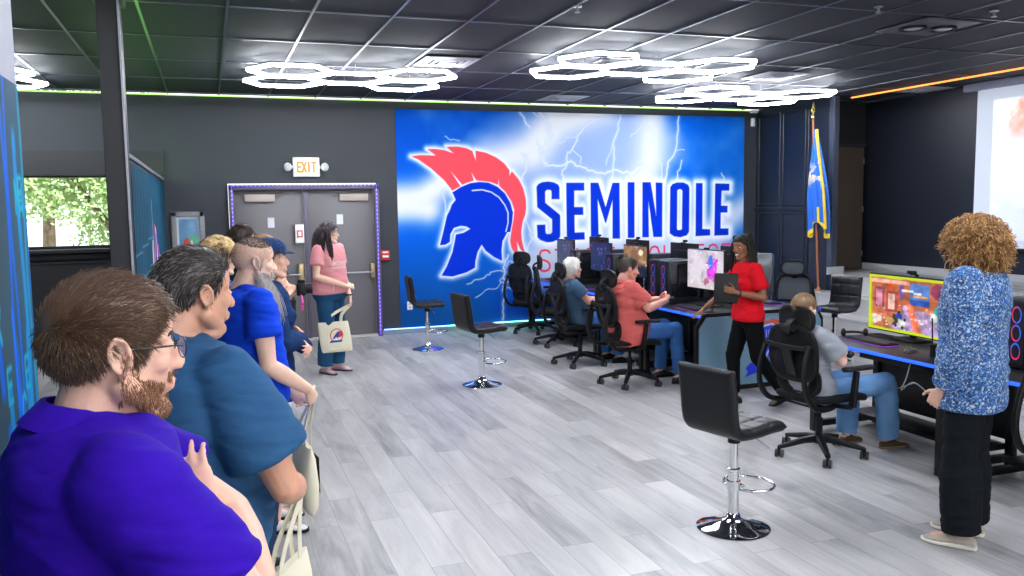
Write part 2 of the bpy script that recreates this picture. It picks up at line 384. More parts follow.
# stage
SZ=.76; SX=9.85
M_stage=fm
st=MB().box(((XS+.06+SX+.1)/2,(10.85+Y0)/2,SZ/2),(SX+.04-XS,10.85-Y0,SZ)).box((XS+.03,(10.29+Y0)/2,SZ/2),(.06,10.29-Y0,SZ))
struct('floor_stage',st,M_stage,smooth=False)
st=MB().box((XS-.152,(10.62+3)/2,.255),(.3,7.62,.51)).box((XS-.45,(10.62+3)/2,.1275),(.3,7.62,.255))
struct('floor_steps',st,M_stage,smooth=False)
ns=MB().box((XS+.0,(10.28+3)/2,SZ-.012),(.03,7.28,.026),.006).box((XS-.3,(10.62+3)/2,.51-.012),(.03,7.64,.026),.006).box((XS-.6,(10.62+3)/2,.255-.012),(.03,7.64,.026),.006)
struct('trim_7',ns,mat('pale_step_nosing','#b5b5b3',.4),smooth=False)
struct('wall_stage_back',MB().box((SX+.08,(11.1+Y0)/2,CH/2),(.16,11.1-Y0,CH)),M_navy,smooth=False)
struct('wall_stage_end',MB().box(((XS+.1+SX)/2,10.97,2.5+(CH-2.5)/2+.03),(SX-XS-.1,.1,CH-2.5),0).box(((XS+.1+SX)/2,11.02,CH/2),(SX-XS-.1,.05,CH)),M_black,smooth=False)
struct('baseboard_stage',MB().box((SX-.008,(10.9+Y0)/2,SZ+.05),(.016,10.9-Y0,.1),.004).box((XS+.05,YP-.03,SZ+.055),(.3,.03,.11),.003),mat('pale_grey_baseboard','#a9acae',.5),smooth=False)
# stage door
d=MB().box(((8.9+9.8)/2,10.90,SZ+.965),(.9,.05,1.91),.004)
o=struct('door_1',d,mat('dark_brown_door','#54493f',.5))
MB().ell((9.02,10.85,SZ+.9),.028).tube([(9.02,10.88,SZ+.9),(9.02,10.85,SZ+.9)],.012).build('door_handle',M_blackplastic,o)
h=MB()
for z in (.25,.95,1.7): h.box((9.79,10.87,SZ+z),(.03,.012,.09),.002)
h.build('hinge',M_steel,o)
MB().box((8.86,10.9,SZ+.98),(.05,.07,1.96)).box((9.34,10.9,SZ+1.95),(.98,.07,.05)).build('door_frame',mat('dark_frame','#2a2a2e',.5),o,smooth=False)
# double exit door in back wall
dm=mat('grey_metal_door','#6b686b',.45,bump=.03,bscale=80)
fr=MB().box((.305,YB-.01,1.08),(.06,.2,2.16),.004).box((2.275,YB-.01,1.08),(.06,.2,2.16),.004).box((1.29,YB-.01,2.145),(2.03,.2,.07),.004).box((1.29,YB+.03,1.07),(.055,.12,2.12),.004)
fo=struct('door_frame_double',fr,mat('dark_grey_door_frame','#5a5068',.4)); fo.name='trim_8'
for i,(xa,xb,sgn) in enumerate(((.335,1.262,1),(1.318,2.245,-1))):
    d=MB().box(((xa+xb)/2,YB+.05,1.065),(xb-xa-.008,.045,2.09),.003)
    o=struct('door_%d'%(i+2),d,dm)
    # closer
    cx=(xa+xb)/2+(-.12 if i==0 else .18)
    c=MB().box((cx,YB-.005,2.0),(.4,.06,.1),.008); co=c.build('door_closer',mat('tan_closer','#b3a59c',.4),o)
    MB().bar([(cx+.1,YB-.04,2.055),(cx+.32*(1 if i==0 else -1),YB-.1,2.075),(cx+.05,YB-.06,2.09)],.02,.008).build('closer_arm',mat('brown_metal','#5e5450',.4,.6),co)
    # paper notice
    MB().box(((xa+xb)/2+(.02 if i==0 else -.02),YB+.024,1.66+(.0 if i==0 else .03)),(.09,.004,.14)).build('notice',mat('white_paper','#dfe3e6',.7),o,smooth=False)
    # exit bar
    y=YB-.07
    xe=xb-.07 if i==0 else xa+.07
    pb=MB()
    hx=xe; pb.box((hx,YB-.01,.95),(.075,.09,.26),.01)
    pbo=pb.build('panic_latch',mat('brass_latch','#b8a377',.3,.7),o)
    MB().tube([(hx,y,.93),((xb-.05) if i else (xa+.05),y,.93)],.013,12).build('push_bar',M_steel,o)
    MB().box((xb-.05 if i else xa+.05,YB-.02,.95),(.06,.09,.2),.01).build('panic_end',mat('brass_latch2','#a69373',.3,.7),o)
# threshold + baseboards
struct('trim_9',MB().box((1.29,YB+.02,.012),(1.95,.2,.024),.004),mat('pale_threshold','#c9c6c0',.4))
bb=MB().box(((2.31+XS)/2,YB-.012,.035),(XS-2.31,.024,.07),.004).box(((.27-.53)/2-.0,YB-.012,.04),(.78,.024,.08),.004)
struct('baseboard_back',bb,mat('slate_blue_baseboard','#7f8b99',.5),smooth=False)
# ================================================================ MURAL
mx0,mx1,mz0,mz1=2.59,8.47,.06,3.25
MW,MH=mx1-mx0,mz1-mz0
def wp(x,y):
    p=atY(x,y,YB); return (p.x-mx0,p.z-mz0)
def cr_(ox,oy,s): return lambda *q:[wp(ox+a/s,oy+b_/s) for a,b_ in q]
c1=cr_(405,140,998/130); c2=cr_(405,205,7.2); c3=cr_(530,170,7.2); c4=cr_(630,170,6.4); c5=cr_(530,105,7.2); c6=cr_(630,105,7.2); c8=cr_(440,255,8.225); c7=cr_(395,105,1024/150)
crest=c1((45,125),(120,116),(235,120),(168,70),(230,68),(300,78),(372,103),(315,52),(400,50),(470,62),(515,85),(542,160),(540,82),(620,98),(700,135),(760,180),(800,232),(800,275),(818,240),(870,300),(905,370),(925,450),(928,520),(920,575))+\
 c2((845,120),(835,190),(840,260),(862,345),(830,320),(803,262),(810,330),(838,395),(800,360),(765,310),(755,255),(765,180),(780,100),(785,30))+\
 c1((838,540),(815,470),(770,400),(720,352),(718,300),(712,345),(650,322),(560,312),(545,310),(508,250),(528,312),(470,330),(438,345),(350,240),(425,355),(362,390),(300,310),(200,220),(100,150))
helm=c1((362,402),(430,360),(500,332),(570,322),(640,328),(710,360),(765,410),(805,480),(828,560))+\
 c2((775,60),(770,120),(755,195),(735,195),(700,260),(693,330),(697,402),(640,375),(580,330),(550,285),(520,340),(505,405),(502,452),(440,485),(340,515),(262,508),(300,440),(340,340),(355,270),(365,212),(420,200),(468,172),(440,155),(400,150),(350,165),(325,210),(322,265),(290,285),(250,290),(275,190),(300,80),(335,5))+c1((335,560),(355,500),(388,460),(375,430))
inner=c1((515,388),(590,382),(660,400),(720,440),(765,500),(790,560))+c2((740,60),(740,130),(725,190))
def box_(f,x0,y0,x1,y1): return f((x0,y0),(x1,y0),(x1,y1),(x0,y1))
LET=[c3((45,120),(60,100),(90,87),(130,83),(170,90),(200,105),(210,125),(210,210),(153,210),(153,155),(145,143),(118,143),(107,155),(107,235),(210,320),(215,330),(215,480),(200,500),(160,517),(120,520),(75,505),(52,485),(48,395),(108,393),(110,450),(120,462),(148,460),(158,448),(157,355),(50,268)),
 c3((258,92),(388,92),(388,148),(316,148),(316,267),(380,267),(382,323),(318,324),(320,450),(390,448),(392,500),(263,505)),
 c3((433,92),(490,92),(542,268),(592,92),(642,92),(645,494),(592,494),(592,215),(545,380),(540,380),(485,210),(492,500),(437,502)),
 c3((700,88),(750,88),(750,487),(702,488)),
 c4((77,78),(130,78),(165,295),(162,80),(205,82),(203,428),(148,428),(116,200),(118,430),(77,430)),
 c4((255,110),(270,90),(300,80),(340,80),(370,95),(378,115),(375,395),(360,418),(320,430),(280,425),(252,405)),
 c4((420,84),(462,84),(460,378),(510,380),(510,418),(417,423)),
 c4((543,86),(634,88),(632,132),(584,132),(580,228),(622,230),(620,272),(578,272),(577,374),(627,374),(627,416),(537,420))]
OHOLE=c4((300,130),(312,122),(328,125),(333,135),(330,378),(320,384),(302,384),(298,375))
BOLTS=[(c5((60,30),(100,90),(150,220),(120,300),(75,330),(90,400),(120,435),(180,440),(250,430),(295,405),(340,440),(400,455),(470,485),(540,495),(590,472),(650,480),(720,490),(792,445)),.012),
 (c6((0,500),(60,450),(95,440),(130,480),(160,520)),.014),
 (c5((560,60),(430,130),(340,220),(300,320),(265,360),(260,440),(225,500),(235,560)),.007),
 (c5((645,60),(635,170),(595,280),(600,350),(595,440),(600,560)),.008),(c5((590,290),(545,430)),.004),(c5((300,320),(360,370),(365,420)),.004),
 (c5((330,235),(260,235),(200,280)),.003),(c6((110,70),(105,150),(160,200),(150,260)),.008),(c6((100,150),(40,200),(0,230)),.004),
 (c6((350,80),(335,230),(325,330),(270,410),(262,500),(250,560)),.009),(c6((370,400),(340,480),(335,540)),.006),(c6((325,330),(390,325)),.003),
 (c6((655,490),(675,540)),.004),(c6((205,380),(225,470),(220,540)),.004),
 (c8((560,0),(530,80),(520,180),(550,220),(515,290),(525,360),(520,440),(515,530)),.009),(c8((520,180),(490,210),(520,230),(545,210),(590,240),(590,280),(550,270)),.005),
 (c8((520,140),(440,135),(380,165),(320,200),(220,240)),.004),(c8((500,220),(470,270),(370,290),(290,350)),.003),(c8((520,120),(560,50),(610,60)),.004),
 (c1((920,120),(935,170),(925,230),(895,300)),.009),(c1((290,370),(300,450),(310,570)),.005),(c1((985,460),(1000,560)),.005),(c1((930,130),(880,100)),.004),
 (c7((850,50),(885,110),(920,160)),.008),(c7((340,215),(380,240),(440,245)),.003),(c7((940,50),(1020,95)),.004),(c7((970,250),(1000,340),(1020,420)),.006),
 (c2((885,150),(915,240),(880,310),(900,370)),.005),(c2((880,20),(870,120),(915,200)),.004)]
def mural(u,v):
    x=u*MW; y=v*MH
    deep,mid,bright,pale,white=rgb('003f9c','0058d6','0068f0','a9c2f5','f3f7ff')
    n=fbm(x*1.1,y*1.1,3); wob=(n-.47)
    c=np.broadcast_to(mid,(len(x),3)).copy()
    c=lerp(c,bright,.5+.5*np.sin(x*.9+y*1.3)+wob)
    # darker, greener towards the lower left
    c=lerp(c,rgb('0a4f94'),np.clip((1.5-y)/1.4,0,1)*np.clip((2.3-x)/1.3,0,1))
    c=lerp(c,rgb('0d4ad8'),np.clip((1.0-y)/.8,0,1)*np.clip((x-1.2)/.6,0,1)*.8)
    c=lerp(c,rgb('0060d0'),np.clip((x-4.6)/.6,0,1))
    # central pale cloud
    pc=np.clip(1-np.hypot((x-3.1)/2.3,(y-2.2)/1.5)**2.2,0,1); c=lerp(c,pale,np.clip(pc*1.5+wob*.5,0,.92)*np.clip((4.75-x+wob*.6)/.6,0,1))
    pc=np.clip(1-np.hypot((x-3.8)/2.2,(y-.9)/.85)**2,0,1); c=lerp(c,rgb('bccff5'),np.clip(pc*1.5+wob,0,.95))
    # white streaks
    d=segd(x,y,[(-.2,1.75),(.4,1.95),(1.1,2.4),(2.1,2.6),(2.6,3.3)]); c=lerp(c,white,np.exp(-(d/.24)**2)*1.05)
    d=segd(x,y,[(2.1,2.6),(2.5,3.0),(3.3,3.25)]); c=lerp(c,white,np.exp(-(d/.22)**2))
    d=segd(x,y,[(-.2,1.95),(.45,1.75)]); c=lerp(c,white,np.exp(-(d/.22)**2))
    d=segd(x,y,[(4.15,3.3),(4.1,2.5),(3.9,2.0),(4.1,1.7)]); c=lerp(c,white,np.exp(-(d/.27)**2)*.95)
    d=segd(x,y,[(6,1.75),(5.3,1.35),(4.6,1.0)]); c=lerp(c,rgb('dfe9fb'),np.exp(-(d/.25)**2)*.9)
    d=segd(x,y,[(2.1,.9),(2.9,1.0),(4.7,.75)]); c=lerp(c,rgb('e6edfb'),np.exp(-(d/.33)**2)*.75)
    rng=random.Random(4)
    for pts,wd in BOLTS:
        q=[pts[0]]
        for a,b_ in zip(pts[:-1],pts[1:]):
            for k in range(1,4):
                t=k/3; j=0 if k==3 else .022
                q.append((a[0]+(b_[0]-a[0])*t+rng.uniform(-j,j),a[1]+(b_[1]-a[1])*t+rng.uniform(-j,j)))
        d=segd(x,y,q); c=lerp(c,rgb('cfe0ff'),np.exp(-(d/(wd*4))**2)*.45); c=lerp(c,rgb('eef4ff'),np.clip(1.5-d/wd,0,1)*.95)
    c=c*.93
    blue=rgb('0030c8')
    dh=sd(x,y,helm); dc=sd(x,y,crest); dl=np.full(x.shape,9.)
    for i,l in enumerate(LET):
        q=sd(x,y,l)
        if i==5: q=np.maximum(q,-sd(x,y,OHOLE))
        dl=np.minimum(dl,q)
    c=lerp(c,rgb('e8f3ff'),np.exp(-(np.clip(np.minimum(dh,dc),0,9)/.055)**2)*.95)
    c=lerp(c,rgb('eef5ff'),np.exp(-(np.clip(dl-.02,0,9)/.075)**2)*.9)
    c=lerp(c,rgb('f64f5e'),(-dc/.012+.5))
    c=lerp(c,blue,(-dh/.012+.5)); c=lerp(c,rgb('dfe9ff'),(1.3-segd(x,y,inner)/.013)*.95)
    c=lerp(c,blue,(-dl/.012+.5))
    p0=wp(539,268)[0]; p1=wp(731,258)[0]; zt=wp(546,250)[1]; zb=wp(546,271)[1]
    st=(p1-p0+.09)/13.0
    d=textd(x,y,'STATE COLLEGE',p0,zb,st*.68,zt-zb,st*.32)
    c=lerp(c,rgb('f02a50'),(1.5-d/.014))
    return c
mm=vcol_mat('mural_print',.7,spec=.08)
mo=quad_grid('wall_mural',mm,MW,MH,920,500,mural); mo.location=(mx0,YB-.012,mz0)
tag(mo,'big blue lightning wall mural with red crested helmet and the word SEMINOLE','mural')
# printed panels on the left partitions
def circuit(u,v):
    x=u*6; y=v*2.24
    c=np.broadcast_to(rgb('37474f'),(len(x),3)).copy(); c=lerp(c,rgb('2b5d78'),fbm(x*2,y*1,7)*1.1-.1)
    rng=random.Random(8)
    for k in range(44):
        xx=rng.uniform(3.2,6) if k%2 else rng.uniform(5.5,5.98); w=rng.choice((.012,.02,.03)); wob=.015*np.sin(y*7+k)
        z0=rng.uniform(-.3,1.6); z1=z0+rng.uniform(.5,1.7)
        m=np.clip((w-np.abs(x+wob-xx))/.012,0,1)*np.clip((y-z0)/.04,0,1)*np.clip((z1-y)/.04,0,1)
        c=lerp(c,rng.choice((rgb('0a5fd8'),rgb('0d86c8'),rgb('118fae'),rgb('0b6cf0'))),m*.9)
    for k in range(26):
        ch=rng.choice('3EUCTXGSLHM0'); xx=rng.uniform(5.4,5.9); zz=rng.uniform(.1,2.0)
        d=textd(x,y,ch,xx,zz,.05,.09,.02); c=lerp(c,rgb('18a4c4'),1.4-d/.009)
    return c
pn=quad_grid('printed_wall_panel',vcol_mat('circuit_print',.7,spec=.08),5.9,2.22,900,240,lambda u,v:circuit(u,v)); pn.location=(PX+.008,-2.95,.01); pn.rotation_euler=(0,0,PI/2)
tag(pn,'dark teal printed panel with glowing blue code streaks at the left edge, nearest','wall panel')
def plan(u,v):
    x=u*5.2;y=v*2.2
    c=np.broadcast_to(rgb('205068'),(len(x),3)).copy(); c=lerp(c,rgb('163c50'),fbm(x*1.2,y*3,2)*1.4-.3)
    for k in range(16): c=lerp(c,rgb('5aa6c4'),(1-np.abs(x-(k*.33+.05))/.012)*.8)
    for z in (.5,.75,1.0,1.25,1.5):
        c=lerp(c,rgb('7ec2da'),(1-np.abs(y-z-.04*np.floor(x*1.3))/.01)*.8*(x<2.3))
    for (cx,w,col) in ((2.2,.05,'f0d8ee'),(2.5,.09,'e04a78'),(2.75,.07,'e8c8e8'),(2.9,.09,'3a3ab8'),(3.15,.06,'e0506a'),(3.4,.05,'d8c8ea')):
        m=np.clip((w*2*(1-(y-.2)/1.9)+.03-np.abs(x-cx-.1*np.sin(y*9+cx*5)))/.02,0,1)*(y<1.75-abs(cx-2.6)*.5); c=lerp(c,rgb(col),m)
    c=lerp(c,rgb('e9d3f3'),(1-np.abs(x-2.3+ .1*(y-1.2))/(.03+.05*np.clip(1.7-y,0,1)))*(y<1.95))
    return c
pn=quad_grid('printed_wall_panel',vcol_mat('plan_print',.7,spec=.08),YB-6.95-.1,2.2,420,220,plan); pn.location=(PX+.008,6.95,.01); pn.rotation_euler=(0,0,PI/2)
tag(pn,'teal blue printed panel with pink and white streaks behind the dark post','wall panel')
# LED strips
def strip(name,pts,col,st,r=.006):
    mb=MB().tube(pts,r,6); o=mb.build(name,emis(name+'_glow'+col,col,st),smooth=False); return o
o=strip('led_strip',[(X0,YB-.02,CH-.012),(XS,YB-.02,CH-.012)],'#9fd86a',1.1,.006); tag(o,'thin green LED strip along the top of the back wall','led strip')
o=strip('led_strip',[(XS+.26,YP-.05,CH-.02),(XS+.26,Y0+1,CH-.02)],'#e08a3c',1.3,.012); tag(o,'thin orange LED strip along the ceiling above the stage','led strip')
o=strip('led_strip',[(.312,YB-.118,.02),(.312,YB-.118,2.165),(2.268,YB-.118,2.165),(2.268,YB-.118,.02)],'#5a44e0',.5,.010); tag(o,'violet LED strip framing the grey double doors','led strip')
o=strip('led_strip',[(2.34,YB-.03,.078),(3.3,YB-.03,.078)],'#7fb0ff',2.0,.008); tag(o,'blue LED strip on the baseboard right of the doors','led strip')
o=strip('led_strip',[(3.3,YB-.03,.078),(4.9,YB-.03,.078)],'#86ffd0',2.0,.008); tag(o,'green tinted LED strip on the baseboard under the helmet','led strip')
o=strip('led_strip',[(4.9,YB-.03,.078),(XS,YB-.03,.078)],'#8fc0ff',1.5,.008); tag(o,'pale blue LED strip on the baseboard behind the desks','led strip')
o=strip('led_strip',[(-.63,7.1,2.29),(-.63,11.9,2.29)],'#86e05a',22.0,.012); tag(o,'green LED strip on top of the far left partition','led strip')
mb=MB()
for k in range(36):
    mb.box((.312,YB-.13,.1+k*.057),(.01,.006,.014)); mb.box((2.268,YB-.13,.1+k*.057),(.01,.006,.014)); 
    if k<34: mb.box((.34+k*.057,YB-.13,2.165),(.014,.006,.01))
mb.build('diode',emis('violet_white','#a49cff',1.2),bpy.data.objects['led_strip.002'],smooth=False)['kind']='stuff'
# exit sign
t=thing('exit_sign','white exit sign with two side lamps above the double doors','exit sign',(1.315,YB,2.42))
MB().box((0,-.04,0),(.36,.06,.27),.012).build('sign_body',M_white,t)
def ex(u,v):
    x=u*.3;y=v*.2; c=np.broadcast_to(rgb('fff6ea'),(len(x),3)).copy(); d=textd(x,y,'EXIT',.03,.035,.047,.125,.018)
    return lerp(c,rgb('ff7a12'),1.7-d/.011)
f=quad_grid('sign_face',vcol_mat('exit_face',.4,emit=.22),.3,.2,90,60,ex,t); f.location=(-.15,-.073,-.1)
for s in (-1,1):
    MB().tube([(s*.18,-.04,.0),(s*.22,-.04,0)],.02).ell((s*.25,-.06,0),(.055,.05,.06)).build('lamp_head',M_white,t)
    MB().ell((s*.255,-.09,0),(.035,.03,.038)).build('lens',mat('lens_clear','#d5dadf',.1),t)
# door alarm box between the doors
t=thing('door_alarm','white alarm box with red marking between the two door leaves','alarm',(1.19,YB-.02,1.5))
MB().box((0,-.03,0),(.12,.06,.26),.008).build('box',M_white,t)
def al(u,v):
    x=u*.1;y=v*.22; c=np.broadcast_to(rgb('f4f2f0'),(len(x),3)).copy(); d=segd(x,y,[(.02,.15),(.08,.15),(.08,.07),(.02,.07)]); c=lerp(c,rgb('c23a30'),1.6-d/.008)
    return lerp(c,rgb('c23a30'),1.6-segd(x,y,[(.02,.15),(.02,.06)])/.008)
f=quad_grid('label_face',vcol_mat('alarm_face',.5),.1,.22,30,60,al,t); f.location=(-.05,-.063,-.11)
# fire alarm pull
t=thing('fire_alarm_pull','red fire alarm pull station beside the double doors','alarm',(2.385,YB-.001,1.16))
MB().box((0,-.025,0),(.12,.05,.14),.006).build('body',mat('alarm_red','#d22a22',.35),t)
MB().box((0,-.055,-.015),(.085,.02,.03),.004).build('pull_handle',M_white,t); MB().box((0,-.053,.045),(.08,.006,.022)).build('marking',M_white,t,smooth=False)
# outlet
t=thing('wall_outlet','white wall outlet low on the mural beside the nearest left bar stool','outlet',(2.73,YB-.012,.41))
MB().box((0,-.006,0),(.08,.012,.125),.004).build('cover_plate',M_white,t); MB().box((0,-.014,.025),(.034,.006,.03),.004).box((0,-.014,-.025),(.034,.006,.03),.004).build('socket',mat('socket_grey','#b9b9b9',.5),t)
# small sensor upper right, camera dome
t=thing('wall_sensor','small white motion sensor at the top right of the mural','sensor',(8.62,YB,3.17)); MB().box((0,-.03,0),(.055,.06,.14),.012).build('housing',M_white,t); MB().ell((0,-.06,-.03),(.02,.012,.03)).build('lens',mat('sensor_lens','#c8ccd2',.3),t)
t=thing('led_controller','white LED strip plug at the ceiling corner right of the mural','plug',(8.62,YB-.06,CH-.03)); MB().box((0,0,0),(.14,.05,.05),.01).build('housing',M_white,t); MB().tube([(.07,0,0),(.11,.01,.0),(.11,.03,-.3)],.005,6,sm=4).build('cable',M_white,t)
# framed picture
t=thing('framed_picture','grey framed picture of a red and green bird on the charcoal wall','picture',(-.255,YB,1.5))
fw,fh=.42,.66
w=MB()
for (cx,cz,sx,sz) in ((0,fh/2-.035,fw,.07),(0,-fh/2+.035,fw,.07),(-fw/2+.035,0,.07,fh),(fw/2-.035,0,.07,fh)): w.box((cx,-.025,cz),(sx,.05,sz),.01)
w.build('frame',mat('grey_wood_frame','#85878a',.5,vary=.2,vscale=20),t)
def pic(u,v):
    c=np.broadcast_to(rgb('7aa9c9'),(len(u),3)).copy(); c=lerp(c,rgb('4c7ba2'),fbm(u*3,v*4,1)*1.5-.2)
    c=lerp(c,rgb('b9c6cf'),(.12-np.minimum(np.minimum(u,1-u),np.minimum(v,1-v)*1.6))/.01)
    c=lerp(c,rgb('c13c34'),(1-np.hypot((u-.42)/.17,(v-.3)/.17))*9); c=lerp(c,rgb('57b487'),(1-np.hypot((u-.7)/.2,(v-.42)/.12))*9)
    c=lerp(c,rgb('2d3a3a'),(1-np.hypot((u-.5)/.26,(v-.17)/.05))*9); c=lerp(c,rgb('e8e8e4'),(1-np.hypot((u-.62)/.05,(v-.3)/.12))*9); return c
f=quad_grid('picture_print',vcol_mat('bird_print',.3),.3,.54,60,100,pic,t); f.location=(-.15,-.02,-.27)
# projection screen at the stage
t=thing('projection_screen','white projection screen with a pale projected picture on the stage wall','screen',(SX-.16,8.7,0))
MB().box((0,-2.1,3.32),(.1,4.6,.1),.015).build('housing',mat('housing_grey','#8f93a8',.4),t)
def scr(u,v):
    c=np.broadcast_to(rgb('b4bcc8'),(len(u),3)).copy()
    x=u*4.1;y=v*2.1; m=np.clip(np.minimum(np.minimum(x-.24,y-.1),np.minimum(2.1-.17-y,9))/.02,0,1)
    im=lerp(np.broadcast_to(rgb('dfe6f6'),(len(u),3)),rgb('ffffff'),fbm(x*1.5,y*4,5)*2-.6)
    im=lerp(im,rgb('e3a18a'),(fbm(x*3,y*3,9)-.45)*6*np.clip((y-1.35)/.3,0,1)); im=lerp(im,rgb('c8cfdb'),(.9-y)/.2*(fbm(x*2,y*9,4)))
    return lerp(c,im,m)
f=quad_grid('screen_fabric',vcol_mat('screen_print',.8,emit=.33),4.1,2.1,240,130,scr,t); f.rotation_euler=(0,0,-PI/2); f.location=(0,0,1.2)
MB().tube([(0,.02,1.19),(0,-4.12,1.19)],.022).build('bottom_bar',M_blackplastic,t)
# flag
t=thing('flag_on_pole','blue state flag with gold fringe hanging on a wooden pole','flag',(8.56,10.38,.51))
pb,pt=Vector((0,0,0)),Vector((-.17,-.02,2.52))
MB().tube([pb,pb.lerp(pt,.5),pt],.016,10).lathe([(.05,0),(.05,.015),(.03,.03),(.02,.06)],24).build('pole',mat('oak_pole','#9a5a34',.4),t)
MB().lathe([(.012,0),(.03,.03),(.03,.05),(.012,.08),(.035,.12),(.02,.19),(.003,.26)],12,pt).build('finial',mat('gold_metal','#d9c27a',.25,.8),t)
rs=[];n=44
def flagring(z,k):
    out=[]
    base=pb.lerp(pt,z/2.52)
    wd=.035+.13*min(1,max(0,(2.35-z))/.9)
    for j in range(n):
        a=2*PI*j/n; r=wd*(1+.28*math.sin(6*a+z*1.5)+.1*math.sin(11*a+z*2)); out.append(base+Vector((.45*r*math.cos(a)+.02,r*math.sin(a)*1.0-.03,0)))
    return out
rs=[flagring(.98+(2.38-.98)*k/26,k) for k in range(27)]
for j,p in enumerate(rs[0]): p.z+=.12*math.sin(2*PI*j/n*2+1)
mb=MB().rings(rs,True); 
def flagmat():
    m=mat('flag_blue','#1f63c8',.7,bump=.3,bscale=14); nt=m.node_tree; b=nt.nodes['Principled BSDF']
    tc=nt.nodes.new('ShaderNodeTexCoord'); n=nt.nodes.new('ShaderNodeTexNoise'); n.inputs['Scale'].default_value=7; nt.links.new(tc.outputs['Object'],n.inputs['Vector'])
    s=nt.nodes.new('ShaderNodeSeparateXYZ'); nt.links.new(tc.outputs['Object'],s.inputs[0])
    g=nt.nodes.new('ShaderNodeMapRange'); g.inputs[1].default_value=.22; g.inputs[2].default_value=.0; nt.links.new(math_('ABSOLUTE',math_('SUBTRACT',s.outputs[2],1.72,nt),0,nt),g.inputs[0])
    k=math_('MULTIPLY',g.outputs[0],math_('GREATER_THAN',n.outputs[0],.52,nt),nt)
    r=nt.nodes.new('ShaderNodeMix'); r.data_type='RGBA'; nt.links.new(k,r.inputs[0]); r.inputs[6].default_value=(*lin('#1f63c8'),1); r.inputs[7].default_value=(*lin('#d8c9a8'),1); nt.links.new(r.outputs[2],b.inputs['Base Color']); return m
mb.build('flag_cloth',flagmat(),t)
fr=MB()
low=rs[0]; fr.rings([[p+Vector((0,0,-.07)) for p in low],[p+Vector((0,0,.012)) for p in low]],False)
yl=[rs[k][int(n*.72)]*1.0 for k in range(27)]; fr.tube([p+Vector((-.012,-.012,0)) for p in yl],.022,6)
fr.tube([rs[k][int(n*.6)]+Vector((-.012,-.004,0)) for k in range(6)],.02,6)
fr.build('gold_fringe',mat('gold_fringe','#e6c32e',.6,bump=.6,bscale=80),t)
# ceiling fixtures
def vent(x,y,lab,s=.58):
    t=thing('ceiling_vent',lab,'vent',(x,y,CH),0,'square ceiling vents')
    m=mat('vent_white','#b3b3bd',.4)
    for k,(a) in enumerate((s,s*.76,s*.54,s*.32)):
        w=MB(); wd=.035 if k else .05; z=-.008-.006*k
        for sg in (-1,1): w.box((sg*(a/2-wd/2),0,z),(wd,a,.01),.002); w.box((0,sg*(a/2-wd/2),z),(a-2*wd,wd,.01),.002)
        w.build('louver' if k else 'rim',m,t,smooth=False)
    MB().box((0,0,-.004),(s*.9,s*.9,.006)).build('duct',mat('duct_dark','#17181b',.8),t,smooth=False)
    MB().box((0,0,-.03),(s*.2,s*.2,.008),.002).build('centre_plate',m,t,smooth=False)
vent(2.44,8.82,'square ceiling vent behind the left hexagon lamp cluster')
vent(4.85,11.35,'small looking ceiling vent closest to the mural wall')
vent(6.55,8.8,'ceiling vent between the second and third hexagon lamp clusters')
vent(9.4,9.35,'ceiling vent over the stage')
t=thing('twin_spotlight','recessed ceiling tile with two round spotlights','ceiling spotlight',(6.05,5.98,CH))
MB().box((0,0,-.008),(.6,.6,.014),.003).build('plate',mat('plate_dark','#4a4b55',.5),t)
for s in (-1,1):
    MB().lathe([(.115,-.014),(.115,-.035),(.09,-.035),(.085,-.02)],28,(s*.14,-s*.03,0)).build('spot_ring',M_blackplastic,t)
    MB().ell((s*.14,-s*.03,-.022),(.08,.08,.02)).build('lens',mat('spot_lens','#cfd3da',.15,.3),t)
for (x,y,l) in ((5.06,5.5,'tiny sprinkler head at the top centre right of the ceiling'),(2.75,6.14,'tiny dark sprinkler head between the left and middle lamp clusters'),(6.1,5.35,'tiny sprinkler head just behind the twin spotlight')):
    t=thing('sprinkler_head',l,'sprinkler',(x,y,CH)); MB().lathe([(.035,0),(.035,-.008),(.012,-.012),(.012,-.04)],14).build('stem',M_steel,t); MB().lathe([(.003,-.04),(.022,-.045),(.022,-.05),(.003,-.052)],14).build('deflector',M_steel,t)
# hexagon lamps
M_tubeL=emis('lamp_tube_white','#f4f8ff',LAMP_E)
M_hous=mat('lamp_housing','#9fa3a8',.4)
def cluster(cx,cy,lab):
    t=thing('hexagon_lamp',lab,'ceiling lamp',(cx,cy,CH-.1),0,'hexagon ceiling lamp clusters')
    s=.45; h=s*math.sqrt(3)/2
    for (ox,oy) in ((-1.5*s,-h),(-1.5*s,h),(0,0),(1.5*s,-h),(1.5*s,h)):
        pts=[Vector((ox+(s-.02)*math.cos(k*PI/3),oy+(s-.02)*math.sin(k*PI/3),0)) for k in range(6)]
        tb=MB(); hs=MB()
        for k in range(6):
            a,b_=pts[k],pts[(k+1)%6]; d=(b_-a).normalized()
            tb.bar([a+d*.012,b_-d*.012],.03,.03); hs.bar([a+Vector((0,0,.024)),b_+Vector((0,0,.024))],.032,.018)
        r=tb.build('tube_ring',M_tubeL,t,smooth=False); hs.build('housing',M_hous,r,smooth=False)
    cb=MB()
    for (ox,oy) in ((-1.5*s,0),(1.5*s,0),(0,h),(0,-h)): cb.tube([(ox,oy,.03),(ox,oy,.1)],.003,5)
    cb.build('hanger',M_steel,t)
cluster(1.55,9.62,'hexagon lamp cluster nearest the exit sign')
cluster(4.41,8.2,'hexagon lamp cluster in the middle of the ceiling')
cluster(6.9,9.95,'hexagon lamp cluster at the right end of the mural')
cluster(-2.72,10.4,'hexagon lamp cluster at the left edge above the window')
for (x,y) in ((1.2,4.7),(4.4,3.0),(1.3,.2),(4.6,-1.6)):
    cluster(x,y,'hexagon lamp cluster outside the picture near the camera')
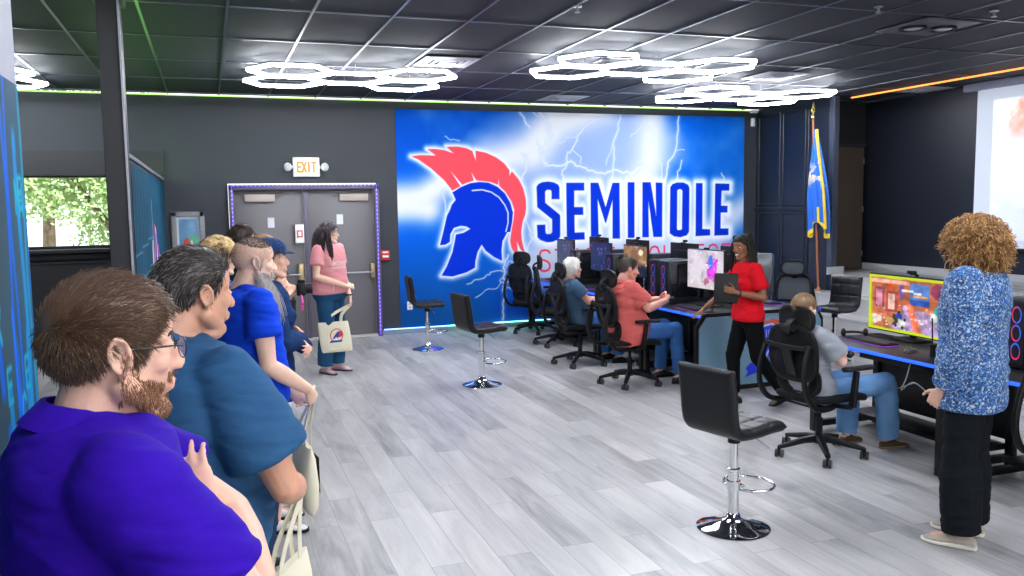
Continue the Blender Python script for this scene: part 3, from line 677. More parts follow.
# outside: trees + ground
M_leafs=[mat('leaf_%d'%i,c,.6,vary=.3,vscale=3) for i,c in enumerate(('#8fae6e','#6f9a58','#a8c183'))]
rng=random.Random(12)
def tree(x,y,h,r,mi,lab):
    t=thing('leafy_tree',lab,'tree',(x,y,-.3),0,'trees outside the window')
    MB().tube([(0,0,0),(.1,0,h*.4),(0,.1,h*.75)],[.16,.12,.05],9).tube([(.05,0,h*.35),(.7,.1,h*.6)],[.07,.03],7).tube([(.05,0,h*.4),(-.6,-.2,h*.65)],[.07,.03],7).build('trunk',mat('bark','#6b5c4c',.9),t)
    vs=[];fs=[]
    blobs=[(Vector((rng.uniform(-r,r),rng.uniform(-r,r)*.6,h*.62+rng.uniform(-r,r)*.8)),rng.uniform(.35,.65)*r) for _ in range(22)]
    for _ in range(9000):
        c,br_=rng.choice(blobs); d=Vector((rng.gauss(0,1),rng.gauss(0,1),rng.gauss(0,1))).normalized()*br_*rng.uniform(.55,1.05); p=c+d
        a=Vector((rng.uniform(-1,1),rng.uniform(-1,1),rng.uniform(-1,1))).normalized()*.055; b_=a.orthogonal().normalized()*.03
        o=len(vs); vs+= [tuple(p-a),tuple(p+b_),tuple(p+a),tuple(p-b_)]; fs.append((o,o+1,o+2,o+3))
    mb=MB(); mb.add(vs,fs); mb.build('foliage',M_leafs[mi],t,smooth=False)
tree(-4.7,16.3,3.9,1.15,0,'pale leafy tree outside the window, left side')
tree(-1.6,16.6,4.3,1.2,2,'light green leafy tree outside the window, right side')
tree(-3.3,20.5,5.4,1.9,1,'darker leafy tree further back outside the window')
struct('ground_outside',MB().box((-2,22,-.35),(30,19,.1)),mat('pale_gravel','#c9c4bc',.9,vary=.2,vscale=20),smooth=False)
# ================================================================ FURNITURE
M_mesh=mat('black_mesh_fabric','#0c0d0f',.8,spec=.3,bump=.5,bscale=300,bdist=.002)
def set_alpha(m,a):
    m.node_tree.nodes['Principled BSDF'].inputs['Alpha'].default_value=a
set_alpha(M_mesh,.86)
M_fabric=mat('black_seat_fabric','#0f1011',.85,spec=.3,bump=.4,bscale=200,bdist=.002)
M_leather=mat('black_leather','#17191c',.4,spec=.3,bump=.25,bscale=90,bdist=.002)
M_pu=mat('soft_black_pad','#121315',.5,spec=.3)
M_wheel=mat('grey_wheel','#3c3e41',.35)
def loop_pts(cy,cz,w,h,xf,n=36,p=3.2):
    out=[]
    for k in range(n):
        a=2*PI*k/n; c=math.cos(a); s_=math.sin(a); e=2/p
        y=cy+w/2*math.copysign(abs(c)**e,c); z=cz+h/2*math.copysign(abs(s_)**e,s_); out.append(Vector((xf(y,z),y,z)))
    return out
def loop_fill(cy,cz,w,h,xf,n=36,p=3.2,rings=8,th=.006):
    mb=MB(); front=[];back=[]
    for side,dx in ((0,0),(1,-th)):
        rs=[]
        for k in range(1,rings+1):
            f=k/rings; rs.append([Vector((0,0,0)) for _ in range(n)])
            base=loop_pts(cy,cz,w*f,h*f,lambda y,z:0,n,p)
            rs[-1]=[Vector((xf(q.y,q.z)+dx,q.y,q.z)) for q in base]
        vs=[v for r in rs for v in r]; o=len(vs); vs.append(Vector((xf(cy,cz)+dx,cy,cz))); fs=[]
        for j in range(n): fs.append((o,j,(j+1)%n))
        for i in range(rings-1):
            for j in range(n): k=(j+1)%n; fs.append((i*n+j,(i+1)*n+j,(i+1)*n+k,i*n+k))
        mb.add(vs,fs)
    return mb
def make_ergo(zb=.82,hb=.40,zh=1.10):
    t=thing('office_chair','x','office chair')
    for k in range(5):
        a=2*PI*k/5+.35; ca,sa=math.cos(a),math.sin(a)
        mb=MB().bar([(ca*.02,sa*.02,.125),(ca*.12,sa*.12,.118),(ca*.31,sa*.31,.078)],[.062,.05,.036],[.05,.042,.026],bev=.5)
        mb.tube([(ca*.31,sa*.31,.085),(ca*.31,sa*.31,.05)],.012,8)
        lg=mb.build('base_leg',M_blackplastic,t)
        c=MB(); M0=Matrix.Translation((ca*.31,sa*.31,0))@Matrix.Rotation(a*1.7+k,4,'Z'); c.M=M0
        c.ell((.012,0,.04),(.034,.012,.034),nu=14,nv=8)
        co=c.build('caster',M_blackplastic,lg)
        wh=MB(); wh.M=M0
        for s_ in (-1,1): wh.tube([(.012,s_*.010,.03),(.012,s_*.028,.03)],.03,16)
        wh.build('wheel_pair',M_wheel,lg)
    MB().tube([(0,0,.09),(0,0,.14)],.034,16).tube([(0,0,.14),(0,0,.28)],.025,16).tube([(0,0,.28),(0,0,.4)],.016,14).build('gas_lift',M_blackplastic,t)
    MB().box((-.02,0,.405),(.24,.17,.05),.015).box((-.12,0,.4),(.12,.3,.03),.01).tube([(.02,-.08,.4),(.04,-.26,.39)],.008).build('tilt_mechanism',M_blackplastic,t)
    # seat cushion
    mb=MB(); rs=[]
    for x,z0,z1,w in ((-.24,.445,.475,.34),(-.22,.425,.495,.42),(-.12,.42,.5,.47),(.05,.42,.5,.49),(.17,.42,.5,.48),(.235,.405,.485,.44),(.262,.4,.455,.36)):
        n=20; r=[]
        for j in range(n):
            a=2*PI*j/n; c=math.cos(a); s_=math.sin(a); y=w/2*math.copysign(abs(c)**.55,c); z=(z0+z1)/2+(z1-z0)/2*math.copysign(abs(s_)**.7,s_)-.012*(1-(2*y/w)**2)*(s_>0)
            r.append((x,y,z))
        rs.append(r)
    mb.rings(rs).build('seat',M_fabric,t)
    xf=lambda y,z:-.245-.09*(z-.5)+.16*y*y-.03*math.sin((z-.55)*6)*0
    MB().bar(loop_pts(0,zb,.44,hb,xf),.028,.03,up=(1,0,0),closed=True).build('back_frame',M_blackplastic,t)
    loop_fill(0,zb,.42,hb-.02,lambda y,z:xf(y,z)-.01+.1*(.04-y*y*.5)*0).build('back_mesh',M_mesh,t)
    xl=lambda y,z:-.235+.25*y*y+.02
    MB().bar(loop_pts(0,.585,.4,.2,xl),.022,.022,up=(1,0,0),closed=True).build('lumbar_frame',M_blackplastic,t)
    loop_fill(0,.585,.38,.18,lambda y,z:xl(y,z)-.008).build('lumbar_mesh',M_mesh,t)
    for s_ in (-1,1):
        MB().bar([(.02,s_*.14,.405),(-.12,s_*.2,.4),(-.27,s_*.225,.42),(-.36,s_*.225,.54),(-.365,s_*.215,.7),(-.315,s_*.2,.86)],[.04,.034],[.045,.03],up=(0,1,0),sm=5,bev=.5).build('side_spine',M_blackplastic,t)
    MB().bar([(-.33,-.2,.84),(-.33,0,.83),(-.33,.2,.84)],.035,.03,sm=4).bar([(-.33,0,.82),(-.3,0,.72),(-.26,0,.62)],.09,.02,up=(1,0,0)).build('back_brace',M_blackplastic,t)
    # headrest
    MB().bar([(-.28,0,zb+hb*.4),(-.32,0,zh-.09),(-.31,0,zh-.03),(-.26,0,zh)],.06,.022,up=(1,0,0),sm=4).bar([(-.3,-.07,zh-.07),(-.315,0,zh-.055),(-.3,.07,zh-.07)],.03,.03,sm=3).build('headrest_bracket',M_blackplastic,t)
    xh=lambda y,z:-.245+.55*y*y-.9*(z-zh)**2
    MB().bar(loop_pts(0,zh,.31,.17,xh,p=2.8),.022,.03,up=(1,0,0),closed=True).build('headrest_frame',M_blackplastic,t)
    loop_fill(0,zh,.29,.15,lambda y,z:xh(y,z)-.01,p=2.8).build('headrest_mesh',M_mesh,t)
    for s_ in (-1,1):
        ar=MB().bar([(-.02,s_*.16,.405),(-.0,s_*.28,.41),(.0,s_*.3,.44)],.05,.022,sm=3).bar([(.0,s_*.3,.42),(.02,s_*.3,.55),(.04,s_*.295,.665)],[.06,.045],[.03,.03],up=(1,0,0),bev=.5).build('armrest',M_blackplastic,t)
        MB().rings([[(.055+xx+ (w*math.cos(2*PI*j/20))*0,s_*.29+ww*math.cos(2*PI*j/20),.685+.016*math.sin(2*PI*j/20)) for j in range(20)] for xx,ww in ((-.135,.012),(-.125,.03),(-.09,.042),(0,.045),(.09,.05),(.125,.036),(.138,.012))]).build('arm_pad',M_pu,ar)
    return t
ergo_low=make_ergo(.78,.38,1.02)
M_mesh_k,M_fabric_k=M_mesh,M_fabric
M_mesh=mat('painted_sheen_mesh','#3c4248',.7,bump=.4,bscale=250,bdist=.002); M_fabric=M_mesh  # lighter copy of the black mesh, reflected light put into its colour
ergo_far=make_ergo(.8,.38,1.07)
M_mesh,M_fabric=M_mesh_k,M_fabric_k
ergo=make_ergo()
LAB={}
def place(o,x,y,rz,lab,group=None,first=[True]):
    if first[0]: first[0]=False; r=ergo
    else: r=dup(ergo)
    r.location=(x,y,0); r.rotation_euler=(0,0,rz); r['label']=lab; r['group']=group or 'black mesh office chairs'
    return r
tag(ergo_low,'black mesh office chair of the player in grey, nearest of the office chairs',None,'black mesh office chairs'); ergo_low.location=(4.13,4.97,0); ergo_low.rotation_euler=(0,0,R_(6))
place(0,4.02,7.72,R_(-1),'black mesh office chair holding the man in the salmon shirt')
place(0,4.0,8.92,R_(-4),'black mesh office chair holding the white haired man')
place(0,4.3,10.3,R_(-14),'empty black mesh office chair just behind the white haired man')
place(0,4.4,11.45,R_(25),'empty black mesh office chair furthest back against the mural')
place(0,4.62,3.3,R_(10),'black mesh office chair partly hidden behind the man in the patterned shirt')
tag(ergo_far,'far side mesh office chair with headrest, lightened for reflected light, right of the woman in red',None,'black mesh office chairs'); del ergo_far['group']; ergo_far.location=(6.27,8.22,0); ergo_far.rotation_euler=(0,0,R_(205))
# high backed leather chair
t=thing('executive_chair','high backed dark leather chair behind the woman in red','office chair',(6.36,9.1,0),R_(205))
for k in range(5):
    a=2*PI*k/5; ca,sa=math.cos(a),math.sin(a); lg=MB().bar([(0,0,.12),(ca*.3,sa*.3,.075)],[.05,.035],[.045,.025]).build('base_leg',M_blackplastic,t)
    MB().ell((ca*.3,sa*.3,.032),(.03,.025,.032),nu=12,nv=8).build('caster',M_blackplastic,lg)
MB().tube([(0,0,.09),(0,0,.42)],.027,14).build('gas_lift',M_blackplastic,t)
MB().box((.0,0,.47),(.5,.5,.1),.04,seg=3).build('seat',M_leather,t)
mb=MB(); rs=[]
for z,x,w,th in ((.5,-.22,.46,.07),(.52,-.225,.49,.1),(.8,-.26,.5,.1),(1.05,-.3,.48,.09),(1.17,-.325,.45,.07),(1.195,-.33,.4,.03)):
    rs.append([(x+th/2*math.copysign(abs(math.sin(2*PI*j/24))**.6,math.sin(2*PI*j/24)),w/2*math.copysign(abs(math.cos(2*PI*j/24))**.4,math.cos(2*PI*j/24)),z) for j in range(24)])
mb.rings(rs).build('backrest',mat('grey_leather','#3c4147',.35,coat=.15),t)
for s_ in (-1,1): MB().bar([(-.2,s_*.27,.7),(.0,s_*.29,.68),(.14,s_*.28,.64),(.15,s_*.26,.5)],.05,.035,sm=4).build('armrest',M_blackplastic,t)
# ------------------------------------------------ bar stools
def make_stool():
    t=thing('bar_stool','x','bar stool')
    MB().lathe([(.205,0),(.207,.008),(.19,.016),(.13,.03),(.07,.048),(.042,.068),(.036,.09),(.03,.095)],48).build('base',M_chrome,t)
    MB().tube([(0,0,.06),(0,0,.33)],.031,24).lathe([(.031,.33),(.036,.335),(.036,.35),(.024,.355),(.024,.56)],24).build('column',M_chrome,t)
    pts=[(.0,.0,.245)]
    lp=[Vector((.13+.13*math.cos(a)*1.0,.15*math.sin(a),.235)) for a in [R_(q) for q in range(-165,170,15)]]
    MB().tube([(.03,-.0,.26)]+[(.03,-.05,.25)]+lp+[(.03,.05,.25),(.03,0,.26)],.009,10).lathe([(.04,.23),(.04,.28)],20).build('footrest',M_chrome,t)
    MB().box((0,0,.565),(.2,.2,.014),.003).lathe([(.035,.5),(.035,.56)],16).build('seat_plate',M_blackplastic,t)
    MB().tube([(0,-.03,.555),(.03,-.13,.545),(.06,-.2,.5)],.005,8).build('lever',M_steel,t)
    # L shaped padded shell
    prof=[(.20,.60)]; 
    path=[(.205,.595),(.12,.597),(.0,.59),(-.1,.592),(-.155,.602),(-.19,.635),(-.205,.69),(-.215,.78),(-.228,.88),(-.24,.965)]
    P=[Vector((x,0,z)) for x,z in path]; Q=[]
    for i in range(len(P)-1):
        p0=P[max(i-1,0)];p1=P[i];p2=P[i+1];p3=P[min(i+2,len(P)-1)]
        for k in range(8):
            tt=k/8; Q.append(.5*((2*p1)+(-p0+p2)*tt+(2*p0-5*p1+4*p2-p3)*tt*tt+(-p0+3*p1-3*p2+p3)*tt**3))
    Q.append(P[-1])
    L_=[0]
    for a,b_ in zip(Q[:-1],Q[1:]): L_.append(L_[-1]+(b_-a).length)
    tot_=L_[-1]; W=.4; ny=32
    top=[];bot=[]
    for i,q in enumerate(Q):
        tn=(Q[min(i+1,len(Q)-1)]-Q[max(i-1,0)]).normalized(); nr=Vector((-tn.z,0,tn.x))*-1
        if nr.z<0 and i<5: nr=-nr
        nr=Vector((tn.z,0,-tn.x)) # points up on the seat, forward on the back
        s0=L_[i]; endf=min(1,min(s0,tot_-s0)/.03)**.5
        rt=[];rb=[]
        for j in range(ny+1):
            y=-W/2+W*j/ny; ef=min(1,min(y+W/2,W/2-y)/.03)**.5
            g=min(abs(y-.067),abs(y+.067)); gl=min([abs(s0-k) for k in (.13,.26,.52,.65)])
            groove=.009*(math.exp(-(g/.008)**2)+math.exp(-(gl/.008)**2))
            h=.034*min(endf,ef)+.004; h2=.028*min(endf,ef)+.002
            rt.append(q+Vector((0,y,0))+nr*(h-min(groove,.012)*min(endf,ef))); rb.append(q+Vector((0,y,0))-nr*h2)
        top.append(rt+rb[::-1])
    MB().rings(top).build('seat_shell',M_leather,t,ang=1.2)
    return t
s0=make_stool(); G='black bar stools with chrome bases'
s0.location=(2.74,4.0,0); s0.rotation_euler=(0,0,R_(15)); s0['label']='black bar stool in the front right foreground, chrome base nearest the camera'; s0['group']=G
dup(s0,(2.6,8.28,0),R_(9),'middle black bar stool standing alone on the floor in front of the mural',G)
dup(s0,(2.62,10.66,0),R_(-5),'black bar stool furthest back, beside the grey double doors',G)
dup(s0,(6.82,7.98,0),R_(196),'tufted black bar stool standing in front of the stage steps',G)
# ------------------------------------------------ desks
M_top=mat('black_desk_top','#111216',.4,spec=.3,bump=.2,bscale=400,bdist=.001)
M_blue=emis('blue_led_edge','#1a4dff',1.1)
M_desk=mat('black_desk_metal','#0b0c0e',.4,spec=.3)
M_teal=mat('slate_blue_panel','#6f93ab',.45,bump=.05,bscale=100)
def make_desk(W=1.2,name='gaming_desk'):
    # local: front edge along Y at x=0, depth +x
    t=thing(name,'x','desk')
    MB().box((.355,0,.735),(.69,W-.01,.03),.006).build('desktop',M_top,t)
    MB().box((.004,0,.737),(.012,W-.02,.022),.003).build('blue_edge',M_blue,t)
    for s_ in (-1,1):
        y=s_*(W/2-.05)
        MB().box((.03,y,.36),(.05,.06,.72),.004).box((.66,y,.36),(.05,.06,.72),.004).box((.34,y,.70),(.6,.05,.04),.004).box((.34,y,.06),(.62,.05,.05),.004).build('leg_frame',M_desk,t)
        f=MB()
        for x in (.03,.66): f.tube([(x,y,0),(x,y,.02)],.018,10)
        f.build('foot_pad',M_wheel,t)
    MB().box((.67,0,.42),(.02,W-.16,.5),.003).build('back_panel',M_desk,t)
    MB().box((.5,0,.62),(.16,W-.2,.08),.005).build('cable_tray',M_desk,t)
    MB().box((.5,0,.13),(.3,W-.14,.04),.005).build('floor_shelf',M_desk,t)
    return t
DX=4.47
dk=make_desk(); G='black gaming desks with blue edges'
dk['group']=G; dk.location=(DX,7.70,0); dk['label']='gaming desk with blue edge in front of the man in the salmon shirt'
dup(dk,(DX,8.9,0),0,'gaming desk with blue edge in front of the white haired man',G)
dup(dk,(DX,10.1,0),0,'gaming desk third along the left side of the row, before an empty chair',G)
dup(dk,(DX,11.3,0),0,'gaming desk at the mural end, left side of the row',G)
RX=5.9
for i,l in enumerate(('gaming desk behind the woman in red, near end of the far side','gaming desk on the far side, in front of the high backed leather chair','gaming desk third along the far side of the row','gaming desk at the mural end, far side of the row')):
    dup(dk,(RX,7.70+1.2*i,0),PI,l,G)
d2=make_desk(1.36)
d2.location=(4.52,4.9,0); d2['label']='gaming desk with blue edge where the man in the grey shirt plays'; d2['group']=G
dup(d2,(4.52,3.45,0),0,'gaming desk behind the man in the patterned shirt, at the right edge',G)
# end panel with printed crest
t=thing('desk_end_panel','slate blue end panel with red and blue crest closing the desk row','panel',(4.385,7.055,0))
out=[(0,.0),(1.5,.0),(1.5,.66),(1.43,.775),(.09,.775),(0,.65)]
MB().poly([(x+.0,z) for x,z in out],.03).build('frame',M_desk,t)
inn=[(.035,.05),(1.465,.05),(1.465,.64),(1.405,.74),(.115,.74),(.035,.63)]
mb=MB().poly(inn,.012); o=mb.build('face',M_teal,t); o.location=(0,-.012,0)
def crest_fn(u,v):
    x=(u-.5)*.7;y=(v-.5)*.62; base=rgb('6f93ab'); c=np.broadcast_to(base,(len(x),3)).copy()
    red=rgb('e0452c'); blue=rgb('1430d8'); wh=rgb('c9dbe6')
    d=np.abs(np.hypot(x*1.1,y-.03)-.22); c=lerp(c,red,(1.6-d/.011)*(y>-.14))
    d=np.abs(np.hypot((x+.02)*1.3,y-.05)-.15); c=lerp(c,red,(1.4-d/.009)*(x>0))
    hel=[(-.1,.1),(-.05,.2),(.05,.22),(.1,.15),(.11,.0),(.06,-.08),(.02,-.01),(-.03,-.09),(-.06,-.03),(-.1,-.02)]
    c=lerp(c,wh,(.02-sd(x,y,hel))/.006); c=lerp(c,blue,(-sd(x,y,hel)/.006+.5))
    for k in range(4): c=lerp(c,wh,(1.4-segd(x,y,[(-.02+.03*k,.17),(-.02+.03*k,.05)])/.004)*(y<.2))
    c=lerp(c,blue,1.5-textd(x,y,'SEMINOLE',-.17,-.115,.032,.045,.012)/.006)
    rib=[(-.26,-.2),(-.2,-.15),(.2,-.15),(.28,-.19),(.24,-.22),(.27,-.28),(.12,-.25),(-.12,-.25),(-.27,-.29),(-.23,-.24)]
    c=lerp(c,blue,(-sd(x,y,rib)/.006+.5))
    c=lerp(c,red,1.6-segd(x,y,[(.16,.1),(.24,-.1),(.2,-.14)])/.013); c=lerp(c,red,1.6-segd(x,y,[(.05,.27),(.2,.22),(.26,.14)])/.012)
    return c
f=quad_grid('crest_print',vcol_mat('crest_mat',.45),.7,.62,180,160,crest_fn,t); f.location=(.47,-.0165,.1)
# ------------------------------------------------ electronics
def lerp_img(W,Hh,base,blobs,seed=0,streak=None):
    def fn(u,v):
        x=u*W;y=v*Hh; c=np.broadcast_to(rgb(base),(len(x),3)).copy()
        for (cx,cy,rx,ry,col,s_) in blobs:
            m=1-np.hypot((u-cx)/rx,(v-cy)/ry)+(fbm(u*9,v*7,seed)-.47)*s_; c=lerp(c,rgb(col),m*6)
            seed2=seed
        return c
    return fn
def scr_pink(u,v):
    c=lerp(np.broadcast_to(rgb('c9bfd0'),(len(u),3)),rgb('efe6ee'),fbm(u*5,v*3,2)*1.6-.3)
    c=lerp(c,rgb('a9a7b8'),(fbm(u*7,v*6,5)-.5)*4); c=lerp(c,rgb('d9cfc4'),(.5-v)*2*fbm(u*4,v*9,8))
    m=1-np.hypot((u-.72)/.16,(v-.55)/.33)+(fbm(u*12,v*9,3)-.5)*1.6; c=lerp(c,rgb('e02ad6'),m*4); c=lerp(c,rgb('f24aff'),(m-.35)*5)
    m=1-np.hypot((u-.66)/.07,(v-.72)/.2)+(fbm(u*15,v*12,9)-.5); c=lerp(c,rgb('3f7de8'),m*5)
    m=1-np.hypot((u-.55)/.1,(v-.2)/.14)+(fbm(u*14,v*12,6)-.5)*1.4; c=lerp(c,rgb('b86a8c'),m*4)
    c=lerp(c,rgb('f6f4fa'),(fbm(u*16,v*16,12)-.62)*12); return c
def scr_gold(u,v):
    c=lerp(np.broadcast_to(rgb('8a6230'),(len(u),3)),rgb('c9a468'),fbm(u*5,v*4,2)*2-.6); c=lerp(c,rgb('2a2326'),(fbm(u*6,v*6,5)-.5)*6*(1.2-v)); c=lerp(c,rgb('15181f'),(.5-v)*4)
    c=lerp(c,rgb('fff0c8'),(1-np.hypot((u-.75)/.12,(v-.8)/.12))*3); c=lerp(c,rgb('c8b8b0'),(fbm(u*16,v*10,12)-.64)*14); return c
def scr_dark(u,v): 
    c=lerp(np.broadcast_to(rgb('141d3a'),(len(u),3)),rgb('241c4a'),fbm(u*4,v*4,4)*1.8-.4); return lerp(c,rgb('6a78b8'),(fbm(u*12,v*10,2)-.62)*10)
def scr_game(u,v):
    c=lerp(np.broadcast_to(rgb('b4623c'),(len(u),3)),rgb('e0865a'),fbm(u*5,v*5,2)*2-.6)
    def bl(c,cx,cy,rx,ry,col,n=.5,k=6,s_=3): return lerp(c,rgb(col),(1-np.hypot((u-cx)/rx,(v-cy)/ry)+(fbm(u*10,v*8,s_)-.47)*n)*k)
    def rc(c,x0,y0,x1,y1,col): return lerp(c,rgb(col),np.minimum(np.minimum(u-x0,x1-u),np.minimum(v-y0,y1-v))/.008+.5)
    c=bl(c,.72,.1,.42,.34,'b09ad0',.5); c=bl(c,.66,.2,.2,.2,'c8a8d8',.9)
    c=rc(c,.08,.42,.22,.78,'9a4a5c'); c=rc(c,.1,.45,.19,.74,'e08aa0'); c=rc(c,.24,.35,.4,.72,'b04a40'); c=rc(c,.27,.4,.36,.68,'f0c0b0')
    c=rc(c,.0,.86,.55,.93,'f0b0a0'); c=bl(c,.3,.8,.05,.07,'ff5a20',.2); c=rc(c,.42,.6,.47,.85,'8a5ab0')
    c=rc(c,.56,.55,.8,.9,'5a86d0'); c=rc(c,.56,.52,.8,.62,'2a58b8'); c=rc(c,.6,.66,.78,.7,'f4b070'); c=rc(c,.45,.74,.6,.78,'ffffff'); c=rc(c,.6,.71,.7,.75,'ffffff')
    c=bl(c,.9,.8,.08,.15,'8a3a58',.5); c=bl(c,.93,.45,.07,.14,'35b8b0',.5); c=bl(c,.86,.35,.05,.08,'e8f0e8',.6)
    m=1.5-segd(u,v,[(.56,.5),(.66,.08)])/(.02+.03*(1-v)); c=lerp(c,rgb('ff7a50'),m)
    c=bl(c,.5,.45,.04,.06,'c8a8d0',.3); c=bl(c,.42,.28,.05,.07,'2248b0',.2); c=bl(c,.44,.17,.07,.08,'d8d8d0',.8); c=bl(c,.36,.2,.05,.09,'4a3a38',.8); c=bl(c,.3,.2,.06,.06,'d8a860',.8)
    c=rc(c,.02,.3,.3,.34,'d86a50'); c=bl(c,.1,.2,.1,.09,'ead8d0',.9,6,8)
    for (px_,py_) in ((.38,.12),(.47,.1),(.5,.24),(.42,.36),(.36,.3)): c=bl(c,px_,py_,.018,.03,'20303a',.2)
    c=c*(.62+.75*fbm(u*13,v*11,21))[:,None]; c=lerp(c,rgb('fff0e0'),(fbm(u*22,v*18,12)-.64)*14*(v<.5))
    e=np.minimum(np.minimum(u,1-u),np.minimum(v,1-v)*.6); c=lerp(c,rgb('c8e020'),(.028+.03*(fbm(u*6,v*6,1)-.3)-e)/.008)
    c=lerp(c,rgb('c8e020'),(.09-u-.05*v)/.03*(.6)); return c
SCR={'pink':scr_pink,'gold':scr_gold,'dark':scr_dark,'game':scr_game}
def monitor(x,y,rz,W,Hh,zc,img,lab,em=.42,dt=.765-.015):
    # screen faces local -Y ; rz rotates
    t=thing('monitor',lab,'monitor',(x,y,.75),rz,'computer monitors'); z=zc-.75
    MB().box((0,.012,z),(W+.016,.03,Hh+.022),.006).box((0,.04,z),(W*.6,.04,Hh*.6),.015).build('casing',M_blackplastic,t)
    f=quad_grid('screen_picture',vcol_mat('screen_'+img,.25,emit=.54,dark=True),W,Hh,int(W*240),int(Hh*240),SCR[img],t,th=.002); f.location=(-W/2,-.0055,z-Hh/2)
    MB().bar([(0,.07,z),(0,.09,z*.5),(0,.08,.02)],.06,.02,up=(0,1,0)).build('stand_neck',M_blackplastic,t)
    MB().box((0,.06,.008),(.26,.18,.014),.006).build('stand_foot',M_blackplastic,t)
    return t
def webcam(x,y,z,rz,lab):
    t=thing('webcam',lab,'webcam',(x,y,z),rz,'webcams on the monitors'); MB().box((0,-.005,.022),(.085,.03,.028),.01).build('body',M_blackplastic,t); MB().tube([(0,-.02,.022),(0,-.028,.022)],.009,14).build('lens',mat('lens_glass','#202233',.1),t)
    MB().box((0,.02,.004),(.04,.05,.008),.002).box((0,.045,-.015),(.035,.006,.04),.002).build('clip',M_blackplastic,t)
names_l=['large monitor with pink and white game picture left of the woman in red','monitor with golden game picture beyond the salmon shirt man','dark monitor on the third desk of the row','dark monitor at the mural end of the row']
for i,(y,img) in enumerate(((7.75,'pink'),(9.32,'gold'),(10.3,'dark'),(11.5,'dark'))):
    monitor(4.93,y,R_(-90+(0 if i else 2)),.6 if i else .65,.37 if i else .41,1.145,img,names_l[i]); webcam(4.935,y-.02,1.343,R_(-90),('webcam on the pink and white picture monitor','webcam on the golden picture monitor','webcam on the dark third monitor','webcam on the dark monitor at the mural end')[i])
names_r=['monitor seen from behind, back to back with the pink picture monitor','monitor seen from behind above the near computer towers','monitor seen from behind on the third far side desk','monitor seen from behind nearest the mural wall']
for i,y in enumerate((7.9,9.0,10.2,11.4)):
    monitor(5.44,y,R_(90),.6,.37,1.17,'dark',names_r[i]); webcam(5.435,y,1.368,R_(90),'webcam on the '+names_r[i])
monitor(5.08,5.15,R_(-90-3),.82,.44,1.03,'game','big monitor with colourful game picture and lime green border'); webcam(5.085,5.1,1.27,R_(-90),'webcam on the big lime bordered monitor')
monitor(5.12,3.55,R_(-90),.62,.38,1.1,'dark','dark monitor at the right edge beyond the curly haired man')
# towers
def rgbfan():
    def fn(u,v):
        x=(u-.5)*.2;y=(v-.5)*.44; c=np.broadcast_to(rgb('11131a'),(len(u),3)).copy()
        for k,cy in enumerate((-.13,0,.13)):
            r=np.hypot(x,y-cy); a=np.arctan2(y-cy,x); col=lerp(np.broadcast_to(rgb('ff2a5c'),(len(u),3)),rgb('2a6cff'),.5+.5*np.sin(a+k)); m=np.clip(1.5-np.abs(r-.055)/.006,0,1)[:,None]; c=c*(1-m)+col*m
        return c
    return fn
M_fan=vcol_mat('fan_glow',.3,emit=.16)
def make_tower():
    # front faces -X
    t=thing('computer_tower','x','computer tower')
    MB().box((.20,0,.235),(.39,.215,.45),.006).build('case',mat('dark_case_metal','#1c1f25',.4),t)
    MB().box((.003,0,.235),(.014,.2,.43),.006).build('front_panel',M_blackplastic,t)
    f=quad_grid('fan_front',M_fan,.12,.4,40,110,lambda u,v:rgbfan()(u,v),t); f.location=(-.006,.06,.035); f.rotation_euler=(0,0,-PI/2)
    MB().box((.20,-.1085,.24),(.33,.003,.37),.001).build('side_window',mat('dark_side_glass','#15181d',.12),t)
    for s_ in (-1,1): MB().box((.22,s_*.07,.006),(.38,.025,.012)).build('foot_rail',M_blackplastic,t,smooth=False)
    mb=MB()
    for k in range(11): mb.box((.385,-.1105,.07+k*.035),(.008,.004,.008))
    mb.build('vent_slots',mat('slot_silver','#9aa0a8',.3,.5),t,smooth=False)
    return t
tw=make_tower(); G='computer towers on the desk row'
tw.location=(4.76,8.33,.75); tw['label']='computer tower right beside the pink picture monitor'; tw['group']=G
dup(tw,(4.78,8.6,.75),R_(3),'second computer tower from the pink picture monitor, purple light on its front',G)
dup(tw,(4.82,9.82,.75),R_(2),'computer tower between the golden picture monitor and the white haired man',G)
dup(tw,(4.82,10.98,.75),0,'computer tower directly behind the white haired man, pink and blue fan glow',G)
dup(tw,(5.68,8.45,.75),PI,'computer tower on the far side desk behind the near towers',G)
dup(tw,(5.66,9.6,.75),PI,'computer tower on the far side second desk',G)
dup(tw,(5.66,10.8,.75),PI,'computer tower on the far side third desk',G)
dup(tw,(4.86,4.0,.75),R_(-3),'computer tower at the right edge beside the dark monitor',G)
# keyboards, mice
def make_kb():
    t=thing('keyboard','x','keyboard')
    MB().box((0,0,.01),(.15,.44,.018),.004).build('body',M_blackplastic,t)
    k=MB()
    for r in range(5):
        y=-.205
        while y<.2:
            w=.018 if not (r==4 and abs(y)<.05) else .09
            k.box((-.055+r*.0275*1.0,y+w/2,.023),(.019,w-.003,.009)); y+=w+.001
    k.build('keys',mat('key_caps','#2c2a38',.5),t,smooth=False)['kind']='stuff'
    MB().box((.0,0,.0045),(.158,.448,.005),.002).build('glow_rim',emis('violet_glow','#7a3aa8',.5),t)
    return t
kb=make_kb(); G='gaming keyboards'
kb.location=(4.80,5.2,.75); kb.rotation_euler=(0,0,R_(180-4)); kb['label']='keyboard with violet glow below the big lime bordered monitor'; kb['group']=G
for (x,y,r,l) in ((4.68,7.62,176,'keyboard below the pink picture monitor'),(4.7,8.95,180,'keyboard below the golden picture monitor'),(4.7,10.2,180,'keyboard on the third desk of the row'),(4.7,11.35,180,'keyboard on the desk at the mural end'),(5.66,7.75,2,'keyboard with teal rim on the far side desk beside the woman in red')):
    dup(kb,(x,y,.75),R_(r),l,G)
